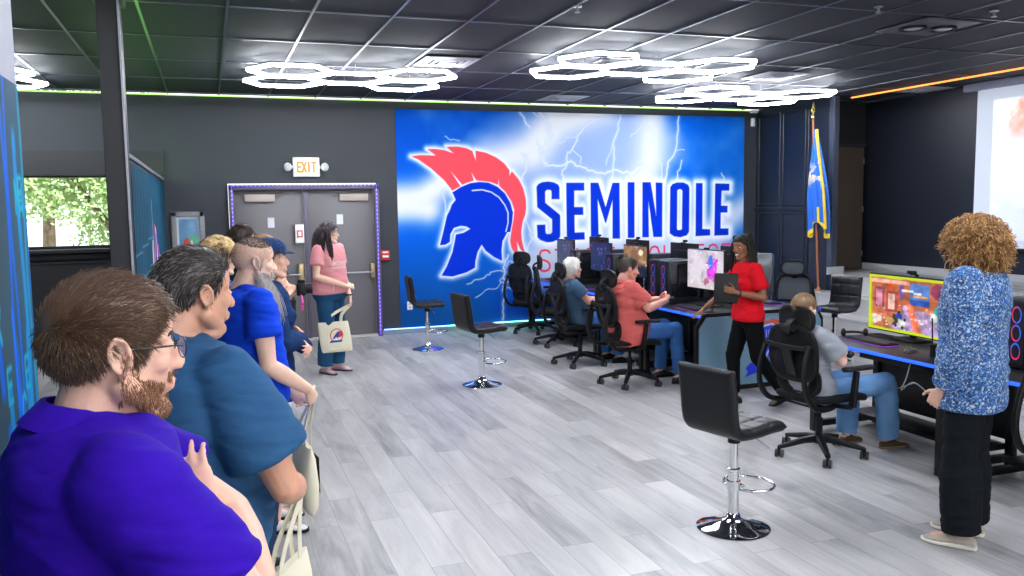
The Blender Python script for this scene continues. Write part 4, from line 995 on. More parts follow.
def make_mouse():
    t=thing('mouse','x','mouse')
    mb=MB(); rs=[]
    for x,w,h in ((-.055,.01,.008),(-.045,.024,.022),(-.02,.03,.034),(.01,.03,.036),(.04,.026,.026),(.056,.01,.01)): rs.append([(x,w*math.cos(a),.001+h*max(0,math.sin(a))) for a in [2*PI*j/16 for j in range(16)]])
    mb.rings(rs).build('shell',M_wheel,t); MB().tube([(-.03,-.003,.034),(-.03,.003,.034)],.008,10).build('scroll_wheel',M_blackplastic,t); return t
ms=make_mouse(); G='computer mice'
ms.location=(4.75,4.76,.75); ms['label']='grey mouse in front of the big lime bordered monitor'; ms['group']=G; ms.rotation_euler=(0,0,R_(190))
dup(ms,(4.68,7.28,.75),R_(170),'mouse by the hand of the woman in red',G); dup(ms,(4.68,8.55,.75),0,'mouse near the salmon shirt man hands, beside the tower',G)
def router(x,y,lab):
    t=thing('wifi_antenna',lab,'antenna',(x,y,.75))
    MB().lathe([(.034,0),(.034,.004),(.03,.06),(.036,.085),(.024,.09)],18).build('base',M_blackplastic,t)
    MB().tube([(-.01,.012,.08),(-.012,.02,.27)],.005,8).build('antenna_rod',M_blackplastic,t); MB().tube([(.01,-.01,.08),(.03,-.11,.24)],.005,8).build('antenna_rod',M_blackplastic,t)
router(4.76,4.55,'black antenna base with two thin rods before the big lime bordered monitor')
router(4.72,8.08,'black antenna base with two thin rods beside the pink picture monitor')
def headset(x,y,z,rz,lab,s_=1):
    t=thing('headset',lab,'headset',(x,y,z),rz,'headsets on the desks')
    MB().tube([(0,.085*math.cos(a),.03+.09*max(0,math.sin(a))*0+.02+.0*a) if 0 else (.09*math.sin(a),.085*math.cos(a),.025) for a in [PI*j/14 for j in range(15)]],.01,8,flat=(1,1)).build('headband',M_blackplastic,t)
    for q in (-1,1): MB().ell((-.01,q*.085,.035),(.035,.02,.035)).build('ear_cup',M_pu,t)
headset(4.9,5.5,.75,R_(60),'black headset left of the keyboard under the big lime bordered monitor')
headset(4.7,8.33-.1,.75+.0,R_(20),'black headset in front of the computer towers') if 0 else None
headset(4.62,8.42,.75,R_(-20),'black headset lying in front of the near computer towers')
# cables below the big desk
t=tag(MB().tube([(4.46,5.0,.72),(4.45,4.98,.62),(4.6,4.9,.45),(4.85,4.82,.5)],.004,6,sm=8).build('cable',mat('grey_cable','#b5b8ba',.5)),'thin pale cable hanging under the big desk beside the controller','cable')
t=tag(MB().tube([(4.62,4.62,.72),(4.56,4.6,.6),(4.6,4.68,.5),(4.58,4.55,.58),(4.62,4.42,.5),(4.7,4.4,.45)],.004,6,sm=8).build('cable',mat('grey_cable','#b5b8ba',.5)),'loose looped pale cables hanging below the desk at the patterned shirt','cable')
# ================================================================ PEOPLE
from mathutils.bvhtree import BVHTree
from mathutils import Quaternion
V=Vector
def remesh_obj(mb,name,mt,parent,vox,sm=3,wr=0,wseed=0,flow=None):
    wr=wr*1.1
    me=bpy.data.meshes.new(name+'_src'); me.from_pydata(mb.v,[],mb.f)
    bm=bmesh.new(); bm.from_mesh(me); bmesh.ops.recalc_face_normals(bm,faces=bm.faces[:]); bm.to_mesh(me); bm.free()
    o=bpy.data.objects.new(name,me); COL.objects.link(o)
    r=o.modifiers.new('r','REMESH'); r.mode='VOXEL'; r.voxel_size=vox; r.use_smooth_shade=True
    if sm: s_=o.modifiers.new('s','SMOOTH'); s_.iterations=sm; s_.factor=.5
    dg=bpy.context.evaluated_depsgraph_get(); ev=o.evaluated_get(dg); nm=bpy.data.meshes.new_from_object(ev)
    o.modifiers.clear(); o.data=nm; bpy.data.meshes.remove(me); nm.name=name
    nm.materials.clear(); nm.materials.append(mt)
    if wr:
        n=len(nm.vertices); co=np.zeros(n*3); no=np.zeros(n*3); nm.vertices.foreach_get('co',co); nm.vertices.foreach_get('normal',no)
        co=co.reshape(-1,3);no=no.reshape(-1,3)
        x,y,z=co.T
        # folds : ridged value noise stretched mostly sideways, strongest near the waist
        w1=fbm(x*4+z*3+wseed,z*13+y*6,wseed,3); w2=fbm(y*5-z*5+wseed*2,z*17+x*4,wseed+5,3)
        f=(1-np.abs(2*w1-.95)*3.0)*.8+(1-np.abs(2*w2-.95)*3.0)*.7
        f=np.clip(f,-.35,1)
        co=co+no*(f*wr)[:,None]; nm.vertices.foreach_set('co',co.ravel())
    nm.polygons.foreach_set('use_smooth',[True]*len(nm.polygons)); nm.update()
    if parent: o.parent=parent
    return o
def skin(n,c): return mat('skin_'+n,c,.5,vary=.07,vscale=25,bump=.12,bscale=220,bdist=.001,sss=.12)
def hairm(n,c,r=.45): return mat('hair_'+n,c,r,vary=.35,vscale=60)
def cloth(n,c,vary=.06,bump=.25,bs=500,rough=.85,sheen=.15): 
    return mat('cloth_'+n,c,rough,vary=vary,vscale=6,bump=bump,bscale=bs,bdist=.002,sheen=0,spec=.12)
def interp(tab,z):
    for a,b in zip(tab[:-1],tab[1:]):
        if z<=b[0]:
            t=max(0,(z-a[0])/(b[0]-a[0])); t=t*t*(3-2*t)*.5+t*.5; return [p*(1-t)+q*t for p,q in zip(a[1:],b[1:])]
    return list(tab[-1][1:])
TORSO=[(.84,.09,.08),(.88,.155,.11),(.95,.172,.118),(1.03,.16,.108),(1.10,.15,.102),(1.2,.158,.11),(1.3,.17,.118),(1.38,.165,.108),(1.43,.125,.088),(1.475,.062,.062)]
class Person: pass
def hand(mb,w,d,n,ts,curl=.4,k=1,thumb=.5,spread=.1):
    """w wrist, d finger direction, n palm normal (towards palm side), ts thumb side"""
    d=V(d).normalized(); n=V(n); n=(n-d*n.dot(d)).normalized(); s_=n.cross(d); 
    if s_.dot(V(ts))<0: s_=-s_
    w=V(w)
    # palm
    rs=[]
    for t,hw,th in ((-.01,.022,.017),(.01,.027,.017),(.04,.036,.015),(.07,.040,.0135),(.088,.038,.012),(.094,.034,.008)):
        rs.append([w+d*t*k+s_*(hw*k*math.cos(2*PI*j/14))+n*(th*k*math.sin(2*PI*j/14)) for j in range(14)])
    mb.rings(rs)
    for i,(off,L0,r) in enumerate(((.029,.072,.0085),(.0095,.080,.0088),(-.0105,.074,.0084),(-.029,.058,.0075))):
        p=w+d*.084*k+s_*off*k; ang=spread*(off/.03); dd=(d+s_*ang).normalized()
        cu=curl*(1+.08*i); 
        for q,(seg) in enumerate((.45,.31,.24)):
            a=cu*(.55,1.0,.8)[q]; dd=(Quaternion(s_.cross(V((0,0,0))) if 0 else n.cross(d).normalized(),0)@dd)
            ax=d.cross(n).normalized(); dd=Matrix.Rotation(a,3,ax)@dd
            e=p+dd*L0*seg*k; mb.cap_(p,e,r*k*(1-.08*q),r*k*(1-.08*(q+1)),8); p=e
    # thumb from the side of the palm near its base
    p=w+d*.025*k+s_*.024*k+n*.006*k; dd=(d*.75+s_*.75+n*.35*thumb*2).normalized()
    for q,(L0,r) in enumerate(((.042,.0125),(.032,.0105),(.026,.0092))):
        e=p+dd*L0*k; mb.cap_(p,e,r*k,r*k*.92,8); p=e; dd=(dd+n*.35*thumb+d*.25-s_*.18).normalized()
def head_shapes(mb,fem=0,jaw=1,fat=0,nose=1):
    e=mb.ell
    e((-.014,0,.028),(.098,.077,.092),nu=24,nv=16)
    e((.012,0,.035),(.080,.070,.078),nu=20,nv=14)
    e((.022,0,-.035),(.066,.058+.006*fat,.076),nu=20,nv=14)
    e((-.005,0,-.045),(.066,.060+.01*fat,.055),nu=16,nv=12)
    for s_ in (-1,1):
        mb.cap_((.0,s_*(.054+.006*fat),-.06),(.066,s_*.014,-.103),.021+.006*fat,.018*jaw)      # jaw
        mb.cap_((.072,s_*.014,.016),(.060,s_*.048,.018),.0125-.003*fem,.012)        # brow
        e((.056,s_*.043,-.022),(.024,.020,.022))                                   # cheek
        e((.0765,s_*.031,-.0005),(.0105,.0145,.009))                                   # closed lid bulge
        # ear
        er=Matrix.Rotation(s_*R_(18),3,'Z')@Matrix.Rotation(R_(-12),3,'Y')
        e((-.012,s_*.081,-.004),(.018,.007,.031),er); e((-.008,s_*.077,-.034),(.009,.006,.010),er)
        mb.tube([V((-.012,s_*.086,-.006))+er@V((.016*math.cos(a),s_*.005,.029*math.sin(a)+.002)) for a in [R_(q) for q in range(-60,261,20)]],.0042,6)
    e((.070,0,-.106),(.020,.023 if not fem else .018,.017*jaw))                        # chin
    mb.cap_((.082,0,.008),(.105*nose,0,-.030),.0085,.0115)                             # nose
    for s_ in (-1,1): e((.099,s_*.0115,-.037),(.011,.0075,.008))
    e((.102*nose,0,-.035),(.0115,.012,.0095))
    e((.082,0,-.066),(.014,.024,.018)); e((.091,0,-.0605),(.0075,.020,.0052)); e((.089,0,-.0725),(.0078,.018,.006))
    if fat: e((.035,0,-.112),(.045,.045,.026)); 
def hairmask(d,front=.5,side=-.02,back=-.5,recede=0):
    """d unit direction from head centre; returns 0..1 where hair grows"""
    az=math.atan2(abs(d.y),d.x); z=d.z   # az 0 front, pi back
    if side<-.15: pts=[(0,front),(.55,front-.02),(.85,front-.22),(1.25,.12),(1.5,side-.28),(1.68,side-.3),(1.85,side+.02),(2.1,back+.05),(2.6,back),(3.2,back-.03)]
    else: pts=[(0,front),(.5,front-.02),(.8,front-.15+recede*.3),(1.12,.2),(1.3,side-.12),(1.47,side-.14),(1.6,side+.28),(1.85,side+.28),(2.05,side-.12),(2.3,back+.1),(2.6,back),(3.2,back-.03)]
    for (a0,z0),(a1,z1) in zip(pts[:-1],pts[1:]):
        if az<=a1: th=z0+(z1-z0)*(az-a0)/(a1-a0); break
    else: th=pts[-1][1]
    return max(0,min(1,(z-th)/.07))
def make_hair(P,mt,mode='short',length=.03,n=1500,r=.0007,thick=.008,front=.5,side=-.02,back=-.5,recede=0,lift=.5,seed=1,comb=(-.6,0,-.4),curl=0,capm=True,name='hair',topthick=0,bald=None,wave=0):
    rng=random.Random(seed); M=P.HM; Mi=M.inverted(); bv=P.bvh
    def hit(d):
        o=M@V((0,0,0)); dw=(M.to_3x3()@d).normalized()
        h=bv.ray_cast(o+dw*.15,-dw,.15)
        if h[0] is None: return .07
        return (Mi@h[0]).length
    nu,nv=48,28; vs=[];R=[]
    mb=MB(); mb.M=M
    for i in range(nv+1):
        a=PI*(i+.001)/(nv+.002)
        for j in range(nu):
            b=2*PI*j/nu; d=V((math.sin(a)*math.cos(b),math.sin(a)*math.sin(b),math.cos(a))); m=hairmask(d,front,side,back,recede)
            if bald: m*=bald(d)
            rr=hit(d); rr=rr if m>0 else min(rr,.085); q=rr-.012+m*(.012+thick*(.5+.5*noise.noise(d*6+V((seed,0,0)))+.0)+topthick*max(0,d.z)); vs.append(d*q)
    fs=[(i*nu+j,(i+1)*nu+j,(i+1)*nu+(j+1)%nu,i*nu+(j+1)%nu) for i in range(nv) for j in range(nu)]
    if capm: mb.add(vs,fs)
    cb=V(comb); cnt=0
    while cnt<n:
        d=V((rng.gauss(0,1),rng.gauss(0,1),rng.gauss(0,1)))
        if d.length<.01: continue
        d.normalize(); m=hairmask(d,front,side,back,recede)
        if bald: m*=bald(d)
        if rng.random()>m*1.3: continue
        cnt+=1; p=d*(hit(d)-.001+thick*.4+topthick*max(0,d.z)*.7); c=V(cb)
        tz=max(0,min(1,(.75-d.z)/.9)); c=c*(1-tz)+V((c.x*.4,c.y+d.y*.2,-1.0))*tz
        tang=(c-d*c.dot(d))
        if tang.length>1e-3: tang.normalize()
        wv=V((rng.uniform(-1,1),rng.uniform(-1,1),rng.uniform(-1,1)))*.35
        L0=length*rng.uniform(.6,1.15); pts=[p]; dr=(d*lift+tang*(1-lift)+wv).normalized(); ns=3 if not curl else 10
        ph=rng.uniform(0,6.28); u1=d.orthogonal().normalized(); u2=d.cross(u1)
        for k in range(ns):
            dr=(dr+tang*.25-d*.08).normalized(); p=p+dr*L0/ns; q=p
            if curl: a=ph+k*1.5; q=p+(u1*math.cos(a)+u2*math.sin(a))*curl
            pts.append(q)
        mb.tube(pts,[r]*(len(pts)-1)+[r*.35],3,cap=False)
    o=mb.build(name,mt,P.t,ang=3.2); return o
def make_beard(P,mt,n=900,length=.01,r=.0006,seed=3,top=-.25,long=0,thick=.002,side=True,name='beard'):
    rng=random.Random(seed); M=P.HM; Mi=M.inverted(); bv=P.bvh; mb=MB(); mb.M=M; cnt=0; tries=0
    o=M@V((.02,0,-.06))
    while cnt<n and tries<n*40:
        tries+=1
        d=V((rng.gauss(0,1),rng.gauss(0,1),rng.gauss(0,1))).normalized(); dw=(M.to_3x3()@d)
        h=bv.ray_cast(o+dw*.2,-dw,.2)
        if h[0] is None: continue
        p=Mi@h[0]; nr=(Mi.to_3x3()@h[1]).normalized()
        # region : chin, jaw line, sideburns, moustache
        ok=(p.z<-.083 and p.z>-.128 and p.x>-.0) or (abs(p.y)>.034 and p.z<-.048-.4*max(0,p.x-.04) and p.z>-.12 and p.x>-.008) or (side and abs(p.y)>.058 and -.012<p.x<.022 and p.z<.005 and p.z>-.06) or (p.x>.075 and abs(p.y)<.03 and -.058<p.z<-.044)
        if not ok: continue
        cnt+=1; L0=length*rng.uniform(.6,1.2)
        if long and p.z<-.06 : L0=long*rng.uniform(.5,1.1)
        dr=(nr*(.5 if not long else .25)+V((.15,0,-1))+V((rng.uniform(-.3,.3),rng.uniform(-.3,.3),rng.uniform(-.2,.2)))).normalized(); pts=[p]; q=p
        for k in range(4): q=q+dr*L0/4; dr=(dr+V((-.04 if long else 0,-p.y*2.5*(1 if long else 0),-.25))).normalized(); pts.append(q)
        mb.tube(pts,[r]*4+[r*.4],3,cap=False)
    return mb.build(name,mt,P.t,ang=3.2)
def rot_to(o,yaw,pitch,rollh=0):
    return Matrix.Translation(o)@(Matrix.Rotation(R_(yaw),4,'Z')@Matrix.Rotation(R_(pitch),4,'Y')@Matrix.Rotation(R_(rollh),4,'X'))
def person(label,loc,rz,H=1.75,J=None,fat=1,belly=0,bust=0,sh=.19,headrot=(0,0,0),skinm=None,vox=.006,hands=None,fem=0,hs=1,
           shirt=None,sleeve=.55,hem=.86,shirt_e=.014,long=False,pants=None,pant_e=.016,pant_end=.97,shorts=False,shoes=None,shoe_sole=None,wr=.004,seed=1,bag=None,armr=1,legr=1,noseF=1,shin_e=1.0,group=None,jawf=0,sleevew=1.0):
    P=Person(); t=thing('person',label,'person',loc,R_(rz)); P.t=t; k=H/1.75
    D=dict(pelvis=(0,0,.95),waist=(0,0,1.08),chest=(0,0,1.28),neck=(-.02,0,1.49),head=(.02,0,1.625),
      shL=(0,sh,1.43),elL=(-.02,sh+.05,1.13),wrL=(.05,sh+.05,.89),hipL=(0,.09,.93),knL=(.02,.1,.50),anL=(-.02,.11,.085),ftL=(1,.15,0),
      shR=(0,-sh,1.43),elR=(-.02,-sh-.05,1.13),wrR=(.05,-sh-.05,.89),hipR=(0,-.09,.93),knR=(.02,-.1,.50),anR=(-.02,-.11,.085),ftR=(1,-.15,0))
    if J:
        for a,b in J.items(): D[a]=b
    D={a:V(b)*(k if a[:2]!='ft' else 1) for a,b in D.items()}; P.J=D
    f=fat; fk=f*k
    sp=[D['pelvis']+(D['pelvis']-D['waist'])*.85,D['pelvis'],D['waist'],D['chest'],D['neck']]; zs=[.84,.95,1.08,1.28,1.475]
    def spine(z):
        for i in range(4):
            if z<=zs[i+1] or i==3:
                tt=(z-zs[i])/(zs[i+1]-zs[i]); p0=sp[max(i-1,0)];p1=sp[i];p2=sp[i+1];p3=sp[min(i+2,4)]
                pt=.5*((2*p1)+(-p0+p2)*tt+(2*p0-5*p1+4*p2-p3)*tt*tt+(-p0+3*p1-3*p2+p3)*tt**3); return pt
    hipax=(D['hipL']-D['hipR']).normalized(); shax=(D['shL']-D['shR']).normalized()
    def torso(mb,z0,z1,e,n=14,flare=0,nr=28,top=False):
        rs=[]
        for i in range(n+1):
            z=z0+(z1-z0)*i/n; w,d=interp(TORSO,max(z,.915) if top else z); w*=fk;d*=fk
            if fem: w*= (1+.06*math.exp(-((z-.95)/.07)**2)-.1*math.exp(-((z-1.12)/.07)**2))*(.94 if z>1.2 else 1)
            bl=belly*math.exp(-((z-1.06)/.13)**2)*k; w+=bl*.35; 
            if z>1.25: w*=1+(sh/.19-1)*.8
            zc=max(z,.86); c=spine(zc)+(spine(.95)-spine(.86))/.09*(z-zc)*k**0; tg=(spine(zc+.01)-spine(zc-.01)).normalized(); u=min(1,max(0,(z-.95)/.4)); lat=(hipax*(1-u)+shax*u); lat=(lat-tg*lat.dot(tg)).normalized(); fw=lat.cross(tg).normalized()
            ring=[]
            for j in range(nr):
                a=2*PI*j/nr; ca,sa=math.cos(a),math.sin(a); pw=.85
                x=math.copysign(abs(ca)**pw,ca); y=math.copysign(abs(sa)**pw,sa)
                ex=e+flare*max(0,(z0+.12-z))/.12
                ring.append(c+fw*(x*(d+ex)+bl*(.9 if x>0 else .12)*max(0,x) + (bl*.1*x)) + lat*(y*(w+ex)))
            rs.append(ring)
        mb.rings(rs)
    # ---------- body
    b=MB()
    torso(b,.845,1.47,-.004)
    nk=D['neck']; HM=rot_to(D['head'],*headrot)@Matrix.Scale(k*hs*1.0,4); P.HM=HM
    b.cap_(nk-(nk-D['chest'])*.15,HM@V((-.02,0,-.05)),.062*k*(f**.5)*(.88 if fem else 1),.053*k*(f**.4)*(.86 if fem else 1),18)
    for s_ in 'LR':
        sg=1 if s_=='L' else -1
        S,E,W=D['sh'+s_],D['el'+s_],D['wr'+s_]
        b.cap_(nk-(nk-D['chest'])*.12,S-V((0,0,.012)),.045*k,.046*k,14)
        ra=armr*k*(.9 if fem else 1)
        b.ell(S,(.056*k*f**.4,)*3); b.cap_(S,S.lerp(E,.5),.052*ra,.046*ra); b.cap_(S.lerp(E,.5),E,.046*ra,.037*ra)
        b.cap_(E,E.lerp(W,.35),.038*ra,.041*ra); b.cap_(E.lerp(W,.35),W,.041*ra,.026*ra)
        hd=(hands or {}).get(s_)
        if hd is None: hd=dict(d=(W-E)+V((0,0,-.05)),n=(0,-sg,0),ts=(1,0,0),curl=.35)
        hand(b,W+V(hd['d']).normalized()*.012,hd['d'],hd['n'],hd['ts'],hd.get('curl',.4),k*(.92 if fem else 1),hd.get('thumb',.5),hd.get('spread',.1))
        Hp,Kn,An=D['hip'+s_],D['kn'+s_],D['an'+s_]; rl=legr*k
        b.cap_(Hp,Kn,.078*rl,.052*rl,16); b.cap_(Kn,Kn.lerp(An,.35),.052*rl,.053*rl,16); b.cap_(Kn.lerp(An,.35),An,.053*rl,.034*rl,16)
        fd=V(D['ft'+s_]); fd.normalize(); b.cap_(An+V((0,0,-.03*k))-fd*.03*k,An+fd*.13*k+V((0,0,-.052*k)),.03*k,.022*k)
    if bust:
        cz=spine(1.27); 
        for sg in (-1,1): b.ell(cz+(shax.cross((D['neck']-D['chest']).normalized())*(.085)+shax*sg*.075)*k,(.05*k,.06*k,.055*k))
    b.M=HM; head_shapes(b,fem,1,jawf,noseF); b.M=None
    body=remesh_obj(b,'body',skinm,t,vox,2); P.body=body
    P.bvh=BVHTree.FromPolygons([v.co.copy() for v in body.data.vertices],[tuple(p.vertices) for p in body.data.polygons])
    # ---------- eyes
    for sg in (-1,1):
        e=MB(); e.M=HM; e.ell((.0775,sg*.031,.000),(.0105,.0115,.0055),nu=16,nv=10); eo=e.build('eye',mat('eye_white','#e6e2dc',.2),t)
        i=MB(); i.M=HM; i.ell((.0868,sg*.0315,.000),(.0024,.0055,.0050),nu=12,nv=8); i.build('iris',mat('iris_dark','#2c2018',.15),eo)
        w=MB(); w.M=HM; w.tube([(.086,sg*.014,.0185),(.083,sg*.032,.024),(.069,sg*.05,.019)],[.0028,.0036,.0016],6,sm=3); w.build('eyebrow',P_brow(seed,fem),t)
    # ---------- trousers
    if pants:
        p=MB(); torso(p,.85,1.04,.004,8)
        for s_ in 'LR':
            Hp,Kn,An=D['hip'+s_],D['kn'+s_],D['an'+s_]; rl=legr*k
            p.cap_(Hp,Kn,.082*rl+pant_e,.058*rl+pant_e*1.0,18)
            p.ell(Hp+V((-.03*k,0,-.01)),(.085*k,.08*k,.085*k))
            if shorts: 
                pass
            else:
                e2=Kn.lerp(An,pant_end); rr=[(.057*rl+pant_e),(.052*rl+pant_e)*shin_e,(.042*rl+pant_e*1.25)*shin_e]
                p.cap_(Kn,Kn.lerp(An,.03),rr[0],rr[0]); p.tube([Kn,Kn.lerp(An,.3),Kn.lerp(An,.65),e2],[rr[0],rr[1]*1.02,rr[1]*.97,rr[2]],18)
        if shorts:
            p=MB(); torso(p,.85,1.04,.004,8)
            for s_ in 'LR': p.tube([D['hip'+s_],D['hip'+s_].lerp(D['kn'+s_],.42)],[.085*k+pant_e,.075*k+pant_e],18)
        P.pants=remesh_obj(p,'shorts' if shorts else 'trousers',pants,t,vox*1.15,10,wr*.8,seed+9)
    if shoes:
        for s_ in 'LR':
            An=D['an'+s_]; fd=V(D['ft'+s_]); fd=V((fd.x,fd.y,fd.z)).normalized(); sd_=V((-fd.y,fd.x,0)).normalized(); up=fd.cross(sd_); 
            if up.z<0: up=-up
            base=An-up*.085*k
            sm_=MB(); so=MB(); rs=[];rs2=[]
            for tx,hw,h in ((-.075,.012,.03),(-.068,.028,.055),(-.04,.034,.075),(0,.035,.09),(.04,.037,.075),(.09,.044,.055),(.13,.045,.044),(.165,.036,.036),(.185,.018,.024),(.19,.006,.018)):
                rs.append([base+fd*tx*k+sd_*(hw*k*math.cos(2*PI*j/18))+up*((.012+(h-.012)*(.5+.5*math.sin(2*PI*j/18)))*k) for j in range(18)])
                rs2.append([base+fd*(tx*1.03)*k+sd_*((hw+.004)*k*math.copysign(abs(math.cos(2*PI*j/18))**.6,math.cos(2*PI*j/18)))+up*((.011+.011*math.copysign(abs(math.sin(2*PI*j/18))**.6,math.sin(2*PI*j/18)))*k) for j in range(18)])
            so_=sm_.rings(rs).build('shoe',shoes,t); so.rings(rs2).build('sole',shoe_sole or M_blackplastic,so_)
    if shirt:
        c=MB(); torso(c,hem,1.462,shirt_e,18,.004,28,True)
        nb=spine(1.46)
        for s_ in 'LR':
            S,E,W=D['sh'+s_],D['el'+s_],D['wr'+s_]; ra=armr*k*(.9 if fem else 1)
            c.cap_(spine(1.43),S-V((0,0,.008)),.05*k+shirt_e*.6,.05*k+shirt_e*.7,16)
            c.ell(S,(.05*k*f**.4+shirt_e*.8,)*3); c.cap_(spine(1.36),S-V((0,0,.03*k)),.082*k*f+shirt_e*.5,.06*k+shirt_e*.6,16); c.cap_(spine(1.27),S.lerp(E,.2)-V((0,0,.03*k)),(.075 if fem else .092)*k*f+shirt_e*.4,.052*k+shirt_e*.6,16)
            if long:
                c.cap_(S,E,.055*ra+shirt_e,.043*ra+shirt_e,16); e2=E.lerp(W,.93); c.tube([E,E.lerp(W,.4),e2],[.043*ra+shirt_e,.044*ra+shirt_e,.031*ra+shirt_e],16); 
            else:
                e2=S.lerp(E,sleeve); mid=S.lerp(E,sleeve*.5); c.cap_(S,mid,.054*ra*f**.4+shirt_e*.8,(.058*ra+shirt_e)*sleevew,18); c.tube([mid,e2],[(.058*ra+shirt_e)*sleevew,(.061*ra+shirt_e*1.25)*sleevew],18)
        if bust:
            cz=spine(1.27)
            for sg in (-1,1): c.ell(cz+(shax.cross((D['neck']-D['chest']).normalized())*(.088)+shax*sg*.07)*k,(.066*k,.078*k,.07*k))
        P.shirt=remesh_obj(c,'shirt',shirt,t,vox*1.15,60 if vox<.0052 else 30,wr,seed)
    P.spine=spine; P.torso=torso; P.k=k; P.nk=nk; P.shax=shax
    return P
def P_brow(seed,fem): return MATS.get('brow%d'%(seed%4)) or mat('brow%d'%(seed%4),['#4a3524','#2a221e','#6b5a4a','#1c1512'][seed%4],.8)
def collar(P,mt,r=.068,h=.04,v=.05,lean=.02,open_=.5):
    # fold-over shirt collar around the neck, gap in front
    z=V((0,0,1)); nk=P.spine(1.475); lat=P.shax; ax=(P.J['head']-P.J['neck']).normalized(); ax=(ax+V((0,0,1))*1.0).normalized(); fw=lat.cross(ax).normalized(); k=P.k
    ins=[];out=[]
    n=30; rs=[]
    for j in range(n+1):
        a=open_+(2*PI-2*open_)*j/n; c,s_=math.cos(a),math.sin(a)
        fr=max(0,c)
        b0=nk+fw*(c*r*1.0*k)+lat*(s_*r*.98*k)-ax*(.012+fr*v)*k
        t0=b0+ax*(.028)*k-(fw*c+lat*s_)*.012*k
        f0=b0+(fw*c+lat*s_)*(.018*k)-ax*(.012+.02*fr)*k
        rs.append([b0,t0,t0+(fw*c+lat*s_)*.007*k,f0+(fw*c+lat*s_)*.004*k,f0])
    return MB().rings(rs).build('collar',mt,P.t,ang=1.0)
def tote(loc,rz,handp,w=.34,h=.38,lab='x',tilt=0):
    """canvas bag hanging from handp (world), loc = world centre bottom"""
    top=V(handp); loc=V(loc); t=thing('tote_bag',lab,'bag',loc,rz,'cream canvas tote bags')
    Mi=(Matrix.Translation(loc)@Matrix.Rotation(rz,4,'Z')).inverted()
    rs=[]
    for z,ww,d in ((0,w*.46,.015),(.03,w*.49,.045),(h*.4,w*.5,.05),(h*.8,w*.49,.035),(h,w*.47,.014)):
        rs.append([((ww)*math.copysign(abs(math.cos(2*PI*j/28))**.5,math.cos(2*PI*j/28))+tilt*z,d*math.sin(2*PI*j/28),z) for j in range(28)])
    cm=mat('cream_canvas','#e6dfc6',.85,vary=.06,bump=.35,bscale=350,bdist=.002)
    MB().rings(rs).build('bag_body',cm,t)
    hp=Mi@top
    for s_ in (-1,1):
        for q in (-1,1):
            MB().bar([V((q*w*.26+tilt*h,s_*.012,h-.03)),V((q*w*.2+tilt*h,s_*.018,h+.05)).lerp(hp,.2),hp+V((0,s_*.006,0))],.028,.003,up=(0,1,0),sm=3).build('handle',cm,t)
    def fn(u,v):
        x=(u-.5)*.2;y=(v-.5)*.18; c=np.broadcast_to(rgb('e6dfc6'),(len(x),3)).copy(); bl=rgb('2a3f9a'); rd=rgb('cf3a42')
        c=lerp(c,rd,(1.5-np.abs(np.hypot(x,y-.01)-.07)/.005)*(y>-.05)); c=lerp(c,rd,-sd(x,y,[(.01,-.02),(.06,-.01),(.075,.03),(.04,.06),(.0,.05),(.03,.02)])/.003)
        c=lerp(c,bl,-sd(x,y,[(-.045,-.02),(-.01,.03),(.02,.055),(.035,.03),(.015,-.03),(-.005,-.01),(-.03,-.035)])/.003)
        c=lerp(c,bl,-sd(x,y,[(-.07,-.045),(.07,-.045),(.055,-.07),(-.055,-.072),(-.085,-.075)])/.003); return c
    f=quad_grid('crest_print',vcol_mat('bag_crest',.85),.2,.18,70,64,fn,t,th=.002); f.location=(-.1+tilt*h*.45,-.0515,h*.28)
    return t
SK_A=skin('fair','#dfae96'); SK_B=skin('tan','#d09a7e'); SK_C=skin('pink','#dba08b'); SK_D=skin('brown','#85563c'); SK_E=skin('light','#e6bda6')
# ---- 1 purple polo, nearest
M_pur=cloth('purple','#2e0a94')
P1=person('broad man in a purple polo with glasses and folded arms, nearest the camera',(-.18,1.53,0),15,1.74,fat=1.12,belly=.05,sh=.20,vox=.0048,skinm=SK_A,headrot=(4,3,0),armr=1.15,jawf=.5,
  J=dict(head=(.025,0,1.635),neck=(-.025,0,1.53),chest=(-.01,0,1.3),shR=(0,-.2,1.455),shL=(0,.2,1.455),elR=(.16,-.27,1.18),wrR=(.175,.05,1.285),elL=(.255,.21,1.24),wrL=(.24,-.06,1.16)),
  hands=dict(R=dict(d=(-.15,.6,.85),n=(.5,.7,-.4),ts=(-.6,-.3,.5),curl=.25,thumb=.1),L=dict(d=(-.1,-1,.1),n=(-1,0,0),ts=(0,0,1),curl=.4)),
  shirt=M_pur,sleeve=.62,shirt_e=.018,sleevew=1.02,pants=cloth('khaki','#6b6450'),shoes=M_leather,wr=.006,seed=1)
collar(P1,M_pur,r=.074,open_=.45)
make_hair(P1,hairm('brown','#5c4330'),length=.027,n=9000,r=.0007,thick=.004,topthick=.003,front=.58,side=-.02,back=-.5,lift=.2,comb=(1,.2,.3),seed=2)
make_beard(P1,hairm('beard_brown','#8a5f3e'),n=2600,length=.009,r=.00055)
def glasses(P,mt,hw=.024,lensz=.0,wd=.001):
    g=MB(); g.M=P.HM
    for s_ in (-1,1):
        g.tube([V((.101-.06*abs(s_*.033+hw*math.cos(a))**1.4*2,s_*.033+hw*math.cos(a),-.002+.018*math.sin(a))) for a in [2*PI*j/24 for j in range(24)]],.0013,6,closed=True)
        g.tube([(.093,s_*.057,.004),(.07,s_*.072,.006),(-.005,s_*.083,.004),(-.02,s_*.082,-.008)],.0017,6)
    g.tube([(.1,-.01,.002),(.104,0,.005),(.1,.01,.002)],.0013,6)
    go=g.build('glasses',mt,P.t)
    for s_ in (-1,1):
        l=MB(); l.M=P.HM; l.ell((.0985,s_*.033,-.002),(.0012,hw*.95,.017)); l.build('lens',lensm(),go)
